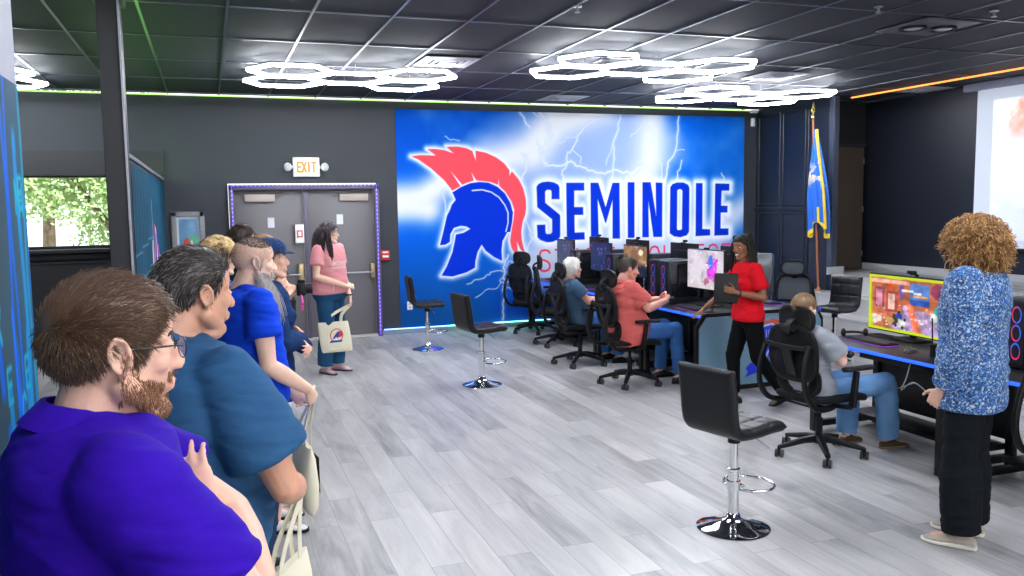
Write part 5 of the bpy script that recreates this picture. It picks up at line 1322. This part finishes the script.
def lensm():
    if 'lens_g' in MATS: return MATS['lens_g']
    m=mat('lens_g','#cfe0ff',.02); m.node_tree.nodes['Principled BSDF'].inputs['Alpha'].default_value=.25; return m
glasses(P1,mat('glasses_dark','#2b2a30',.3,.5))
# ---- 2 blue polo
M_blu=cloth('slate_blue','#30587f',vary=.22,bump=.4,bs=260)
P2=person('man in a heathered blue polo with greying hair, second in the line',(-.10,2.46,0),36,1.74,fat=1.18,belly=.09,sh=.215,vox=.005,skinm=SK_B,headrot=(-9,4,0),armr=1.15,jawf=.7,
  J=dict(head=(.06,-.02,1.635),neck=(-.04,0,1.52),elR=(.10,-.31,1.12),wrR=(.30,-.12,1.03),elL=(.05,.31,1.14),wrL=(.3,.1,1.03)),
  hands=dict(R=dict(d=(.5,.9,-.3),n=(-.8,.5,0),ts=(0,0,1),curl=.6),L=dict(d=(.5,-.9,-.2),n=(-.8,-.5,0),ts=(0,0,1),curl=.6)),
  shirt=M_blu,sleeve=.72,shirt_e=.02,sleevew=1.15,hem=.82,pants=cloth('light_jeans','#8aa0b5'),shoes=M_leather,wr=.006,seed=2)
collar(P2,M_blu,r=.077,open_=.45)
make_hair(P2,hairm('dark_grey','#37302c'),length=.03,n=4200,r=.0008,thick=.008,topthick=.006,front=.62,side=-.03,back=-.5,recede=.25,lift=.2,comb=(-.8,0,-.2),seed=4)
make_hair(P2,hairm('silver','#8a8580'),length=.028,n=1300,r=.0008,thick=.009,topthick=.006,front=.62,side=-.03,back=-.5,recede=.25,lift=.2,comb=(-.8,0,-.2),capm=False,seed=44,name='grey_hair')
# ---- 3 bearded man
M_roy=cloth('royal_blue','#0f3fc8')
P3=person('bald topped man with a long grey beard in a royal blue t-shirt',(.155,4.3,0),16,1.73,fat=1.1,belly=.06,sh=.2,vox=.006,skinm=SK_E,headrot=(-4,5,0),armr=1.05,
  J=dict(head=(.05,0,1.615),elR=(.0,-.28,1.14),wrR=(.23,-.17,.98),elL=(.02,.27,1.13),wrL=(.24,.1,.95)),
  hands=dict(R=dict(d=(.5,.5,-.7),n=(-.3,.8,0),ts=(1,0,.5),curl=.7),L=dict(d=(.4,-.6,-.7),n=(-.3,-.8,0),ts=(1,0,.5),curl=.7)),
  shirt=M_roy,sleeve=.55,shirt_e=.018,sleevew=1.0,hem=.8,pants=cloth('denim_dark','#2b3f5c'),shoes=M_leather,wr=.006,seed=3)
make_hair(P3,hairm('stubble','#7a6a60'),length=.004,n=5000,r=.0007,thick=.0005,capm=False,front=.5,side=-.05,back=-.45,lift=.8,seed=6,name='shaved_hair')
make_hair(P3,hairm('dark_top','#3b2d28'),length=.008,n=3000,r=.001,thick=.001,capm=False,front=-.9,side=-.9,back=-.9,lift=.5,seed=7,bald=lambda d:1 if d.z>.72 else 0,name='hair')
make_beard(P3,hairm('beard_grey','#b9b2aa',.6),n=1500,length=.03,r=.0012,long=.2,seed=9)
MB().tube([P3.spine(1.46)+V((.07*math.cos(a),.075*math.sin(a),.0-.09*max(0,math.cos(a)))) for a in [2*PI*j/24 for j in range(24)]],.004,6,closed=True).build('lanyard',M_blackplastic,P3.t)
# ---- 4 woman in navy cap
M_nvy=cloth('navy','#15305a')
P4=person('woman in navy cap and navy top with folded arms, behind the bearded man',(.30,5.0,0),0,1.69,fat=.98,sh=.175,fem=1,bust=1,vox=.007,skinm=SK_A,headrot=(0,0,0),
  J=dict(elR=(.05,-.23,1.16),wrR=(.2,.0,1.13),elL=(.08,.21,1.15),wrL=(.22,-.04,1.08)),
  hands=dict(R=dict(d=(.05,1,.1),n=(-1,.0,-.1),ts=(.2,0,1),curl=.4),L=dict(d=(-.15,-1,.05),n=(-1,0,0),ts=(0,0,1),curl=.35)),
  shirt=M_nvy,long=True,hem=.8,shirt_e=.02,pants=cloth('white_shorts','#e8e8ea'),shorts=True,shoes=mat('white_shoe','#d8d8d8',.6),wr=.006,seed=5)
make_hair(P4,hairm('brown2','#5d4330'),length=.05,n=900,r=.001,thick=.012,back=-.75,lift=.1,seed=8)
def capm(P,mt):
    c=MB(); c.M=P.HM; rs=[]
    for i in range(9):
        a=PI/2*i/8; z=.035+.088*math.sin(a); r=math.cos(a)*.5+.5*math.cos(a)**.5 if i<8 else .01
        rs.append([(-.012+.112*r*math.cos(b),.092*r*math.sin(b),z) for b in [2*PI*j/28 for j in range(28)]])
    co=c.rings(rs).build('cap',mt,P.t)
    b=MB(); b.M=P.HM; top=[];n=14
    o1=[];
    for th in (0,-.005):
        pass
    rs=[]
    for i in range(7):
        t=i/6; x=.075+.068*t; w=.078*(1-t**2.4*.75)
        rs.append([(x-.05*(abs(y)/.08)**2*(1-t*.2),y,.05-.022*t-1.6*y*y+dz) for dz in (0.003,-.003) for y in [w*(-1+2*j/12)*(1 if dz>0 else -1) for j in range(13)]])
    b.rings(rs).build('brim',mt,co)
capm(P4,M_nvy)
# ---- 5 woman w/ brown and blonde hair
P5=person('woman with brown hair and blonde top, half hidden behind the bearded man',(.035,5.5,0),15,1.68,fem=1,bust=1,sh=.17,vox=.008,skinm=SK_E,headrot=(0,0,0),shirt=cloth('teal_top','#2f6f86'),pants=cloth('denim_dark','#2b3f5c'),shoes=M_leather,seed=6)
make_hair(P5,hairm('brown3','#55392a'),length=.09,n=1200,r=.0015,thick=.018,back=-.95,side=-.5,lift=.05,seed=10)
make_hair(P5,hairm('blonde','#c9ab76'),length=.04,n=700,r=.0015,thick=.02,topthick=.012,front=.45,side=.5,back=.25,lift=.3,comb=(.6,0,.2),curl=.004,seed=11,name='fringe')
# ---- 6,7 heads at the back
P6=person('dark haired person at the back of the line, head showing against the grey door',(.25,7.45,0),15,1.72,vox=.009,skinm=SK_A,shirt=cloth('dark_grey','#33363b'),pants=cloth('black','#0f1012'),shoes=M_leather,seed=7)
make_hair(P6,hairm('dark_brown','#3a2a22'),length=.05,n=800,r=.0015,thick=.014,topthick=.01,lift=.2,seed=12)
P7=person('person with light brown hair at the back of the line, just above the navy cap',(.37,6.62,0),15,1.65,vox=.009,skinm=SK_E,shirt=cloth('olive_top','#5a5a48'),pants=cloth('black','#0f1012'),shoes=M_leather,seed=4)
make_hair(P7,hairm('light_brown','#9a7a55'),length=.05,n=800,r=.0015,thick=.016,topthick=.014,lift=.2,seed=13)
# ---- 8 person with camera
P8=person('person in a dark jacket holding up a camera between the capped woman and the doors',(.38,5.85,0),-10,1.50,fat=1.0,sh=.18,vox=.008,skinm=SK_A,headrot=(0,10,0),
  J=dict(elR=(.04,-.22,1.16),wrR=(.10,-.09,1.48),elL=(.06,.2,1.2),wrL=(.12,.06,1.47)),hands=dict(R=dict(d=(.5,.5,.6),n=(.2,.8,0),ts=(0,0,1),curl=.9),L=dict(d=(.5,-.4,.6),n=(.2,-.8,0),ts=(0,0,1),curl=.9)),
  shirt=cloth('charcoal_jacket','#2a2d33'),long=True,shirt_e=.025,pants=cloth('black','#0f1012'),shoes=M_leather,seed=8)
make_hair(P8,hairm('dark_brown','#3a2a22'),length=.04,n=700,r=.0015,thick=.012,lift=.2,seed=14)
def world_of(P,v): return P.t.matrix_basis@V(v)
cp=world_of(P8,P8.J['wrR'].lerp(P8.J['wrL'],.5)+V((.10,0,.05)))
t=thing('camera','black photo camera with a pink wrist strap held by the person in the dark jacket','camera',cp,R_(-10))
MB().box((0,0,0),(.06,.13,.085),.012).box((0,0,.05),(.05,.05,.03),.01).build('camera_body',M_blackplastic,t); MB().tube([(.03,0,0),(.07,0,0)],.034,20).build('camera_lens',M_blackplastic,t); MB().bar([(0,-.06,-.03),(.01,-.075,-.09),(0,-.06,-.14),(0,-.045,-.09)],.012,.003,sm=4).build('strap',mat('pink_strap','#d0409a',.6),t)
# ---- 9 woman in pink
M_pnk=cloth('dusty_pink','#d68f93')
M_jeans=cloth('dark_jeans','#234c6e',vary=.25)
P9=person('woman with long dark hair, glasses and dusty pink t-shirt before the double doors',(1.25,9.62,0),-48,1.70,fat=1.26,fem=1,bust=1,belly=.04,sh=.18,vox=.006,skinm=SK_E,headrot=(40,2,0),armr=1.1,legr=1.12,
  J=dict(elR=(.03,-.26,1.14),wrR=(.25,-.02,1.02),elL=(.0,.24,1.13),wrL=(.2,.11,.89),hipL=(0,.09,.93),hipR=(0,-.09,.93),knL=(.02,.1,.5),knR=(.03,-.1,.5)),
  hands=dict(R=dict(d=(.3,.9,-.1),n=(-.6,.3,-.4),ts=(.2,0,1),curl=.7),L=dict(d=(.3,-.2,-.95),n=(-.4,-.7,0),ts=(1,0,0),curl=.8)),
  shirt=M_pnk,sleeve=.6,shirt_e=.014,hem=.93,pants=M_jeans,shin_e=1.25,shoes=mat('pink_sneaker','#b79aa0',.6),shoe_sole=mat('dark_sole','#4a4248',.6),wr=.004,seed=9)
def long_hair(P,mt,n=420,L=.36,r=.004,seed=1,front=.48,out=.05,name='hair',wave=.012,fwd=.3):
    rng=random.Random(seed); make_hair(P,mt,length=.05,n=500,r=.0016,thick=.014,front=front,back=-.8,side=-.45,lift=.05,seed=seed)
    mb=MB(); M=P.HM; Mi=M.inverted()
    down=(Mi.to_3x3()@V((0,0,-1))).normalized()
    for i in range(n):
        a=rng.uniform(R_(82),R_(278))
        zz=rng.uniform(-.02,.07); rr=.098; p=V((-.012+(rr+.006)*math.cos(a),(rr-.01)*math.sin(a),zz)); pts=[];ph=rng.uniform(0,6.28); l=L*rng.uniform(.75,1.05)
        o=V((math.cos(a),math.sin(a),0))
        for k in range(11):
            t=k/10; q=p+down*l*t+o*(out*math.sin(min(1,t*1.6)*PI/2)*(1.0 if abs(o.y)>.5 else .8)+wave*math.sin(ph+t*9))+V((fwd*.1*t if o.x>-.2 else -.02*t,wave*math.cos(ph+t*8),0)); pts.append(M@q)
        mb.tube(pts,[r*(.7+.3*math.sin(PI*min(1,.2+k/10))) for k in range(10)]+[r*.2],4)
    return mb.build(name+'_lengths',mt,P.t,ang=3.2)
long_hair(P9,hairm('dark_long','#2e2025'),n=460,L=.36,seed=15,out=.07,r=.0045,wave=.02)
glasses(P9,mat('glasses_pale','#a08aa8',.3,.5))
def print_on(P,name,x0,fn,W,Hh,zc,off=.0,lat=0,mt=None):
    """decal pressed on the chest of the shirt by ray casting"""
    me=P.shirt.data; bv=BVHTree.FromPolygons([v.co.copy() for v in me.vertices],[tuple(p.vertices) for p in me.polygons])
    mb=MB(); nx,ny=40,24; vs=[];ok=True
    for j in range(ny+1):
        for i in range(nx+1):
            y=-W/2+W*i/nx+lat; z=zc-Hh/2+Hh*j/ny; h=bv.ray_cast(V((1.2,y,z)),V((-1,0,0)),2)
            vs.append((h[0]+V((.003,0,0))) if h[0] else V((.1,y,z)))
    me2=bpy.data.meshes.new(name); fs=[]
    for j in range(ny):
        for i in range(nx):
            u=(i+.5)/nx;v=(j+.5)/ny
            if fn(u,v): a=j*(nx+1)+i; fs.append((a,a+1,a+nx+2,a+nx+1))
    me2.from_pydata([tuple(q) for q in vs],[],fs); bm=bmesh.new(); bm.from_mesh(me2); bmesh.ops.delete(bm,geom=[v for v in bm.verts if not v.link_faces],context='VERTS'); bm.to_mesh(me2); bm.free()
    me2.materials.append(mt); o=bpy.data.objects.new(name,me2); COL.objects.link(o); o.parent=P.t; return o
print_on(P9,'chest_print',0,lambda u,v:(math.sin(u*60+v*5)*math.sin(v*40)>.15 and .1<v<.9),.24,.1,1.26*P9.k,mt=mat('white_print','#f0dede',.7))
MB().tube([P9.J['wrL'].lerp(P9.J['elL'],.06)+V((.033*math.cos(a),.033*math.sin(a),0)) for a in [2*PI*j/16 for j in range(16)]],.009,8,closed=True).build('wrist_watch',M_blackplastic,P9.t)
MB().box((.16,-.12,.98),(.004,.055,.085),.002,rot=.5).tube([(.155,-.12,1.02),(.15,-.115,1.07)],.003).build('id_badge',mat('badge_white','#dfe2e8',.4),P9.t)
hp=world_of(P9,P9.J['wrL']+V((.03,-.02,-.09)))
tote((hp.x-.17,hp.y-.02,.25),R_(8),hp,.36,.34,'cream canvas tote bag with crest print held by the woman in pink',tilt=-.12)
# ---- 10 woman in red
M_red=cloth('bright_red','#cf1422')
P10=person('smiling woman in a red polo and black trousers striding and holding a tablet',(4.59,6.5,0),172,1.60,fat=1.0,fem=1,bust=1,belly=.02,sh=.18,vox=.0055,skinm=SK_D,headrot=(24,6,4),legr=1.1,
  J=dict(pelvis=(0,0,.90),waist=(0,0,1.03),chest=(.02,0,1.24),neck=(.03,0,1.43),head=(.075,0,1.585),shL=(.02,.18,1.375),shR=(.02,-.18,1.375),
   elL=(-.04,.24,1.10),wrL=(.21,.17,1.15),elR=(.12,-.24,1.13),wrR=(.33,-.3,.95),hipL=(0,.09,.88),hipR=(0,-.09,.88),
   knL=(-.06,.1,.49),anL=(-.34,.10,.12),ftL=(1,.2,-.25),knR=(.12,-.08,.49),anR=(.10,-.08,.085),ftR=(1,-.1,0)),
  hands=dict(L=dict(d=(.7,-.5,.25),n=(-.3,-.8,0),ts=(.2,0,1),curl=.55),R=dict(d=(.8,-.1,-.55),n=(0,.0,-1),ts=(.2,1,0),curl=.15,spread=.2)),
  shirt=M_red,sleeve=.72,shirt_e=.013,hem=.91,pants=cloth('black_slacks','#0a0b0e'),pant_e=.010,pant_end=.93,shin_e=.9,shoes=mat('black_flat','#1a1a1d',.4),wr=.004,seed=3)
collar(P10,M_red,r=.062,open_=.5)
def braids(P,mt,n=90,L=.30,seed=2):
    rng=random.Random(seed); make_hair(P,mt,length=.02,n=600,r=.0016,thick=.012,front=.5,back=-.7,side=-.3,lift=.02,seed=seed,comb=(-1,0,0))
    mb=MB(); M=P.HM; Mi=M.inverted(); down=(Mi.to_3x3()@V((0,0,-1))).normalized()
    for i in range(n):
        a=rng.uniform(R_(70),R_(290)); z=rng.uniform(-.02,.08); o=V((math.cos(a),math.sin(a),0)); l=L*rng.uniform(.75,1.05); ph=rng.uniform(0,6)
        s0=V((-.012+.05*math.cos(a),.05*math.sin(a),.115)); m_=V((-.012+.103*math.cos(a),.09*math.sin(a),z)); pts=[M@s0,M@(s0.lerp(m_,.5)+o*.02+V((0,0,.015))),M@m_]
        for k in range(1,16): t=k/15; pts.append(M@(m_+down*l*t+o*(.035*math.sin(min(1,t*2)*PI/2))+V((.004*math.sin(ph+t*6)-.015*t,.004*math.cos(ph+t*7),0))))
        mb.tube(pts,[.0042+.0012*(k%2) for k in range(len(pts))],5)
    return mb.build('braids',mt,P.t,ang=3.2)
braids(P10,hairm('black','#120f0c',.75))
tm=MB(); tm.M=P10.HM; tm.ell((.094,0,-.067),(.005,.019,.0052)); tm.build('teeth',mat('teeth','#f2efe8',.25),P10.t)
MB().tube([P10.J['wrL'].lerp(P10.J['elL'],.08)+V((0,.03*math.cos(a),.03*math.sin(a))) for a in [2*PI*j/16 for j in range(16)]],.008,8,closed=True).build('wrist_watch',mat('watch_dark','#1c2535',.3),P10.t)
tp=world_of(P10,P10.J['wrL']+V((.06,-.09,.035)))
t=thing('tablet','dark tablet in a thick protective case held by the woman in red','tablet',tp,R_(172+62))
bxr=Matrix.Rotation(R_(-14),3,'Y')
MB().box((0,0,0),(.022,.21,.27),.01,rot=bxr).build('case',M_blackplastic,t); MB().box((-.012,0,0),(.004,.17,.22),.002,rot=bxr).build('back_panel',mat('tablet_grey','#15181d',.6),t)
MB().tube([(-.02,-.06,.05),(-.04,0,.0),(-.02,.06,-.05)],.012,8,sm=3).build('hand_strap',M_pu,t)
# ---- 11 white haired player
def sit(seat=.5,lean=0,sh=.19,knx=.42,kny=.13,anx=.42,any_=.14,hx=.0,k=1,kz=.53,back=0):
    """seated joints (in units of a 1.75 m body), lean in radians, positive = forward"""
    s_=math.sin(lean);c=math.cos(lean); b=V((back,0,seat+.09))
    f=lambda x,y,h:(b.x+x*c+h*s_,y,b.z+h*c-x*s_)
    return dict(pelvis=f(0,0,0),waist=f(-.02,0,.13),chest=f(0,0,.33),neck=f(-.0,0,.52),head=f(.04+hx,0,.675),shL=f(.0,sh,.465),shR=f(.0,-sh,.465),
      hipL=(b.x+.02,.09,b.z-.03),hipR=(b.x+.02,-.09,b.z-.03),knL=(b.x+knx,kny,kz),knR=(b.x+knx,-kny,kz),anL=(b.x+anx,any_,.085),anR=(b.x+anx,-any_,.085))
J=sit(.42,-.28,back=-.10,knx=.44,anx=.46); J.update(head=(-.17,0,1.14),elL=(-.1,.25,.77),elR=(-.1,-.25,.77),wrL=(.17,.07,.76),wrR=(.17,-.07,.76))
HG=dict(L=dict(d=(.6,-.5,.1),n=(-.4,-.8,0),ts=(.3,0,1),curl=.9),R=dict(d=(.6,.5,.1),n=(-.4,.8,0),ts=(.3,0,1),curl=.9))
P11=person('white haired man in a slate t-shirt leaning back in a chair, playing',(4.08,8.93,0),4,1.72,J=J,fat=1.05,belly=.05,vox=.007,skinm=SK_C,headrot=(0,-4,0),hands=HG,shirt=cloth('slate_tee','#3f5a74'),sleeve=.6,pants=cloth('mid_jeans','#3a66a0',vary=.25),shoes=M_leather,wr=.004,seed=2)
make_hair(P11,hairm('white','#ece8de',.6),length=.035,n=2200,r=.0016,thick=.016,topthick=.008,front=.62,back=-.75,side=-.25,lift=.25,seed=16)
make_hair(P11,hairm('white2','#e9e2d0',.6),length=.08,n=500,r=.0025,thick=.014,front=9,side=.2,back=-.85,lift=.05,seed=17,bald=lambda d:1 if d.x<-.3 and d.z<.2 else 0,name='back_hair')
# ---- 12 salmon shirt
J=sit(.44,-.06,back=-.07,knx=.50,anx=.44,kz=.56); J.update(head=(-.04,0,1.185),neck=(-.12,0,1.055),elL=(.05,.25,.80),elR=(.05,-.25,.80),wrL=(.33,.09,.85),wrR=(.33,-.09,.85),anL=(.42,.2,.085),anR=(.45,-.16,.085))
P12=person('man in a salmon polo and jeans holding a game controller',(4.05,7.72,0),-2,1.76,J=J,fat=1.3,belly=.10,sh=.215,vox=.0065,skinm=SK_C,headrot=(-6,8,0),hands=HG,armr=1.1,shirt=cloth('salmon','#c9605c'),sleeve=.75,sleevew=1.15,shirt_e=.02,pants=cloth('mid_jeans','#3a66a0',vary=.25),shoes=mat('black_shoe','#1d1d20',.5),wr=.006,seed=1,jawf=.6)
collar(P12,cloth('salmon','#c9605c'),r=.075,open_=.45)
make_hair(P12,hairm('grey_brown','#4d443c'),length=.022,n=2000,r=.0011,thick=.008,front=.55,lift=.3,seed=18)
# ---- 13 grey shirt
J=sit(.46,-.16,back=-.06,knx=.56,anx=.60,kz=.57,sh=.175,kny=.13,any_=.12); J.update(head=(-.15,0,1.205),elL=(-.0,.22,.80),elR=(.02,-.23,.80),wrL=(.19,.07,.80),wrR=(.19,-.07,.80),anL=(.48,.16,.085),anR=(.68,-.1,.085),knL=(.5,.15,.56),knR=(.6,-.13,.57))
P13=person('short haired player in a light grey polo and pale jeans, in the nearest office chair',(4.10,4.96,0),4,1.58,J=J,fat=1.06,belly=.03,sh=.175,vox=.0055,skinm=SK_E,headrot=(0,6,0),hands=HG,shirt=cloth('light_grey','#94989f'),sleeve=.75,sleevew=1.2,shirt_e=.018,hem=.9,pants=cloth('pale_jeans','#6d98c4',vary=.22),pant_e=.022,shin_e=1.15,shoes=mat('brown_shoe','#5a4632',.7),shoe_sole=mat('brown_sole','#8a6f50',.7),wr=.006,seed=6)
collar(P13,cloth('light_grey','#94989f'),r=.066,open_=.45)
make_hair(P13,hairm('sandy','#8d7254'),length=.018,n=3000,r=.001,thick=.007,topthick=.004,front=.5,lift=.35,seed=19)
glasses(P13,mat('glasses_dark','#2b2a30',.3,.5))
def pad(P,lab):
    c=world_of(P,P.J['wrL'].lerp(P.J['wrR'],.5)+V((.085,0,.015))); t=thing('game_controller',lab,'game controller',c,P.t.rotation_euler.z,'black game controllers')
    MB().bar([(-.03,-.07,-.012),(.012,-.05,0),(.018,0,.002),(.012,.05,0),(-.03,.07,-.012)],[.03,.045,.05,.045,.03] and [.04,.04],.028,sm=4,bev=.6).build('shell',M_blackplastic,t)
    for q in (-1,1): MB().tube([(.0,q*.028,.012),(0,q*.028,.026)],.007,10).build('thumb_stick',M_wheel,t)
pad(P11,'game controller held by the white haired man'); pad(P12,'game controller held by the man in the salmon polo'); pad(P13,'game controller held by the player in grey')
# ---- 14 curly man
def patm():
    m=bpy.data.materials.new('cloth_speckled'); m.use_nodes=True; nt=m.node_tree; b=nt.nodes['Principled BSDF']; b.inputs['Roughness'].default_value=.8
    tc=nt.nodes.new('ShaderNodeTexCoord'); v=nt.nodes.new('ShaderNodeTexVoronoi'); v.inputs['Scale'].default_value=130; n=nt.nodes.new('ShaderNodeTexNoise'); n.inputs['Scale'].default_value=150; n.inputs['Detail'].default_value=3
    nt.links.new(tc.outputs['Object'],v.inputs['Vector']); nt.links.new(tc.outputs['Object'],n.inputs['Vector'])
    cr=nt.nodes.new('ShaderNodeValToRGB'); cr.color_ramp.interpolation='CONSTANT'
    for i,(p,c) in enumerate(((0,'#16325c'),(.34,'#275a96'),(.56,'#4d7bb0'),(.72,'#a9b8c6'),(.82,'#cfc8a6'))):
        e=cr.color_ramp.elements[i] if i<2 else cr.color_ramp.elements.new(p); e.position=p; e.color=(*lin(c),1)
    s_=nt.nodes.new('ShaderNodeSeparateColor'); nt.links.new(v.outputs['Color'],s_.inputs[0])
    nt.links.new(math_('ADD',math_('MULTIPLY',s_.outputs[0],.62,nt),math_('MULTIPLY',n.outputs[0],.42,nt),nt),cr.inputs[0]); nt.links.new(cr.outputs[0],b.inputs['Base Color']); return m
P14=person('man with big curly hair in a blue speckled long sleeved shirt standing at the right',(3.79,3.37,0),118,1.75,fat=1.13,sh=.19,belly=.02,vox=.0055,skinm=SK_A,headrot=(-30,2,0),
  J=dict(head=(.02,0,1.605),elL=(-.03,.25,1.12),wrL=(.10,.19,.86),elR=(-.04,-.25,1.12),wrR=(.1,-.21,.88),hipL=(0,.085,.93),anL=(.0,.10,.085),anR=(.02,-.13,.085),ftL=(1,.1,0),ftR=(1,.05,0)),
  hands=dict(L=dict(d=(.45,-.3,-.85),n=(-.3,-1,0),ts=(1,.2,0),curl=.75,thumb=.2),R=dict(d=(.4,.2,-.9),n=(-.2,1,0),ts=(1,0,0),curl=.45)),
  shirt=patm(),long=True,hem=.765,shirt_e=.028,pants=cloth('black_trousers','#13171b'),pant_end=1.0,pant_e=.024,shin_e=1.3,shoes=mat('oat_shoe','#b3aa9b',.8,vary=.2,vscale=80),shoe_sole=mat('white_sole','#e2ddd0',.6),wr=.006,seed=11,legr=1.05)
collar(P14,MATS.get('x') or P14.shirt.data.materials[0],r=.068,open_=.45)
def curly(P,cols,seed=5,n=1500,R0=.165):
    rng=random.Random(seed); M=P.HM
    make_hair(P,cols[0],length=.02,n=200,r=.001,thick=.03,topthick=.025,front=.35,side=-.5,back=-.85,lift=.4,seed=seed)
    for ci,mt in enumerate(cols):
        mb=MB(); mb.M=M
        for i in range(n//len(cols)):
            while 1:
                d=V((rng.gauss(0,1),rng.gauss(0,1),rng.gauss(0,1))).normalized()
                if hairmask(d,.25,-.6,-.9)>.3: break
            base=.095+.03*max(0,d.z); L=(R0-base)*rng.uniform(.7,1.12)*(1.0 if d.z>-.3 else 1.15)
            p=d*base+V((-.015,0,.015)); dr=(d+V((0,0,-.28))+V((rng.uniform(-.5,.5),rng.uniform(-.5,.5),rng.uniform(-.4,.4)))).normalized()
            u=dr.orthogonal().normalized(); w=dr.cross(u); ph=rng.uniform(0,6.28); cr=rng.uniform(.007,.013); pts=[]; sg=rng.choice((-1,1))
            for k in range(15):
                t=k/14; a=ph+sg*t*11; pts.append(p+dr*L*t+V((0,0,-.03*t*t))+(u*math.cos(a)+w*math.sin(a))*cr*(.3+.7*t))
            mb.tube(pts,[.0021]*14+[.0008],4,cap=False)
        mb.build('curls',mt,P.t,ang=3.2)
curly(P14,[hairm('curl1','#9c7040'),hairm('curl2','#bf945a'),hairm('curl3','#7c5630')],n=2600,R0=.188)
# ---- tote bags of the blue men
hp=world_of(P2,P2.J['wrR']+V((.06,.06,-.06)))
tote((hp.x-.05,hp.y-.03,.40),R_(62),hp,.34,.36,'cream canvas tote bag hanging from the hands of the man in the heathered blue polo')
hp=world_of(P3,P3.J['wrR']+V((.05,.06,-.07)))
tote((hp.x-.05,hp.y+.03,.34),R_(98),hp,.32,.34,'cream canvas tote bag hanging from the hands of the bearded man')
# bracelet
MB().tube([P2.J['wrR'].lerp(P2.J['elR'],.1)+V((.0,.034*math.cos(a),.034*math.sin(a))) for a in [2*PI*j/20 for j in range(20)]],.004,6,closed=True).build('bracelet',mat('bead_brown','#6b4636',.5),P2.t)
print_on(P1,'chest_logo',0,lambda u,v:math.sin(u*42)*math.sin(v*14)>-.1,.05,.022,1.385,lat=.10,mt=mat('logo_pale','#b9aee0',.6))
# ================================================================ LIGHT
w=bpy.data.worlds.new('world'); SC.world=w; w.use_nodes=True
bg=w.node_tree.nodes['Background']; bg.inputs[0].default_value=(.98,.98,1,1); bg.inputs[1].default_value=WORLD_E
sun=bpy.data.lights.new('sun','SUN'); sun.energy=3.0; sun.angle=.05; so=bpy.data.objects.new('sun',sun); COL.objects.link(so); so.rotation_euler=(R_(50),0,R_(25))
SC.view_settings.view_transform='Standard'; SC.view_settings.look='None'; SC.view_settings.gamma=1; SC.view_settings.exposure=EXPO
SC.view_settings.use_curve_mapping=False
SC.cycles.max_bounces=6; SC.cycles.diffuse_bounces=4; SC.cycles.glossy_bounces=3; SC.cycles.transmission_bounces=4; SC.cycles.sample_clamp_indirect=6
SC.cycles.use_denoising=True
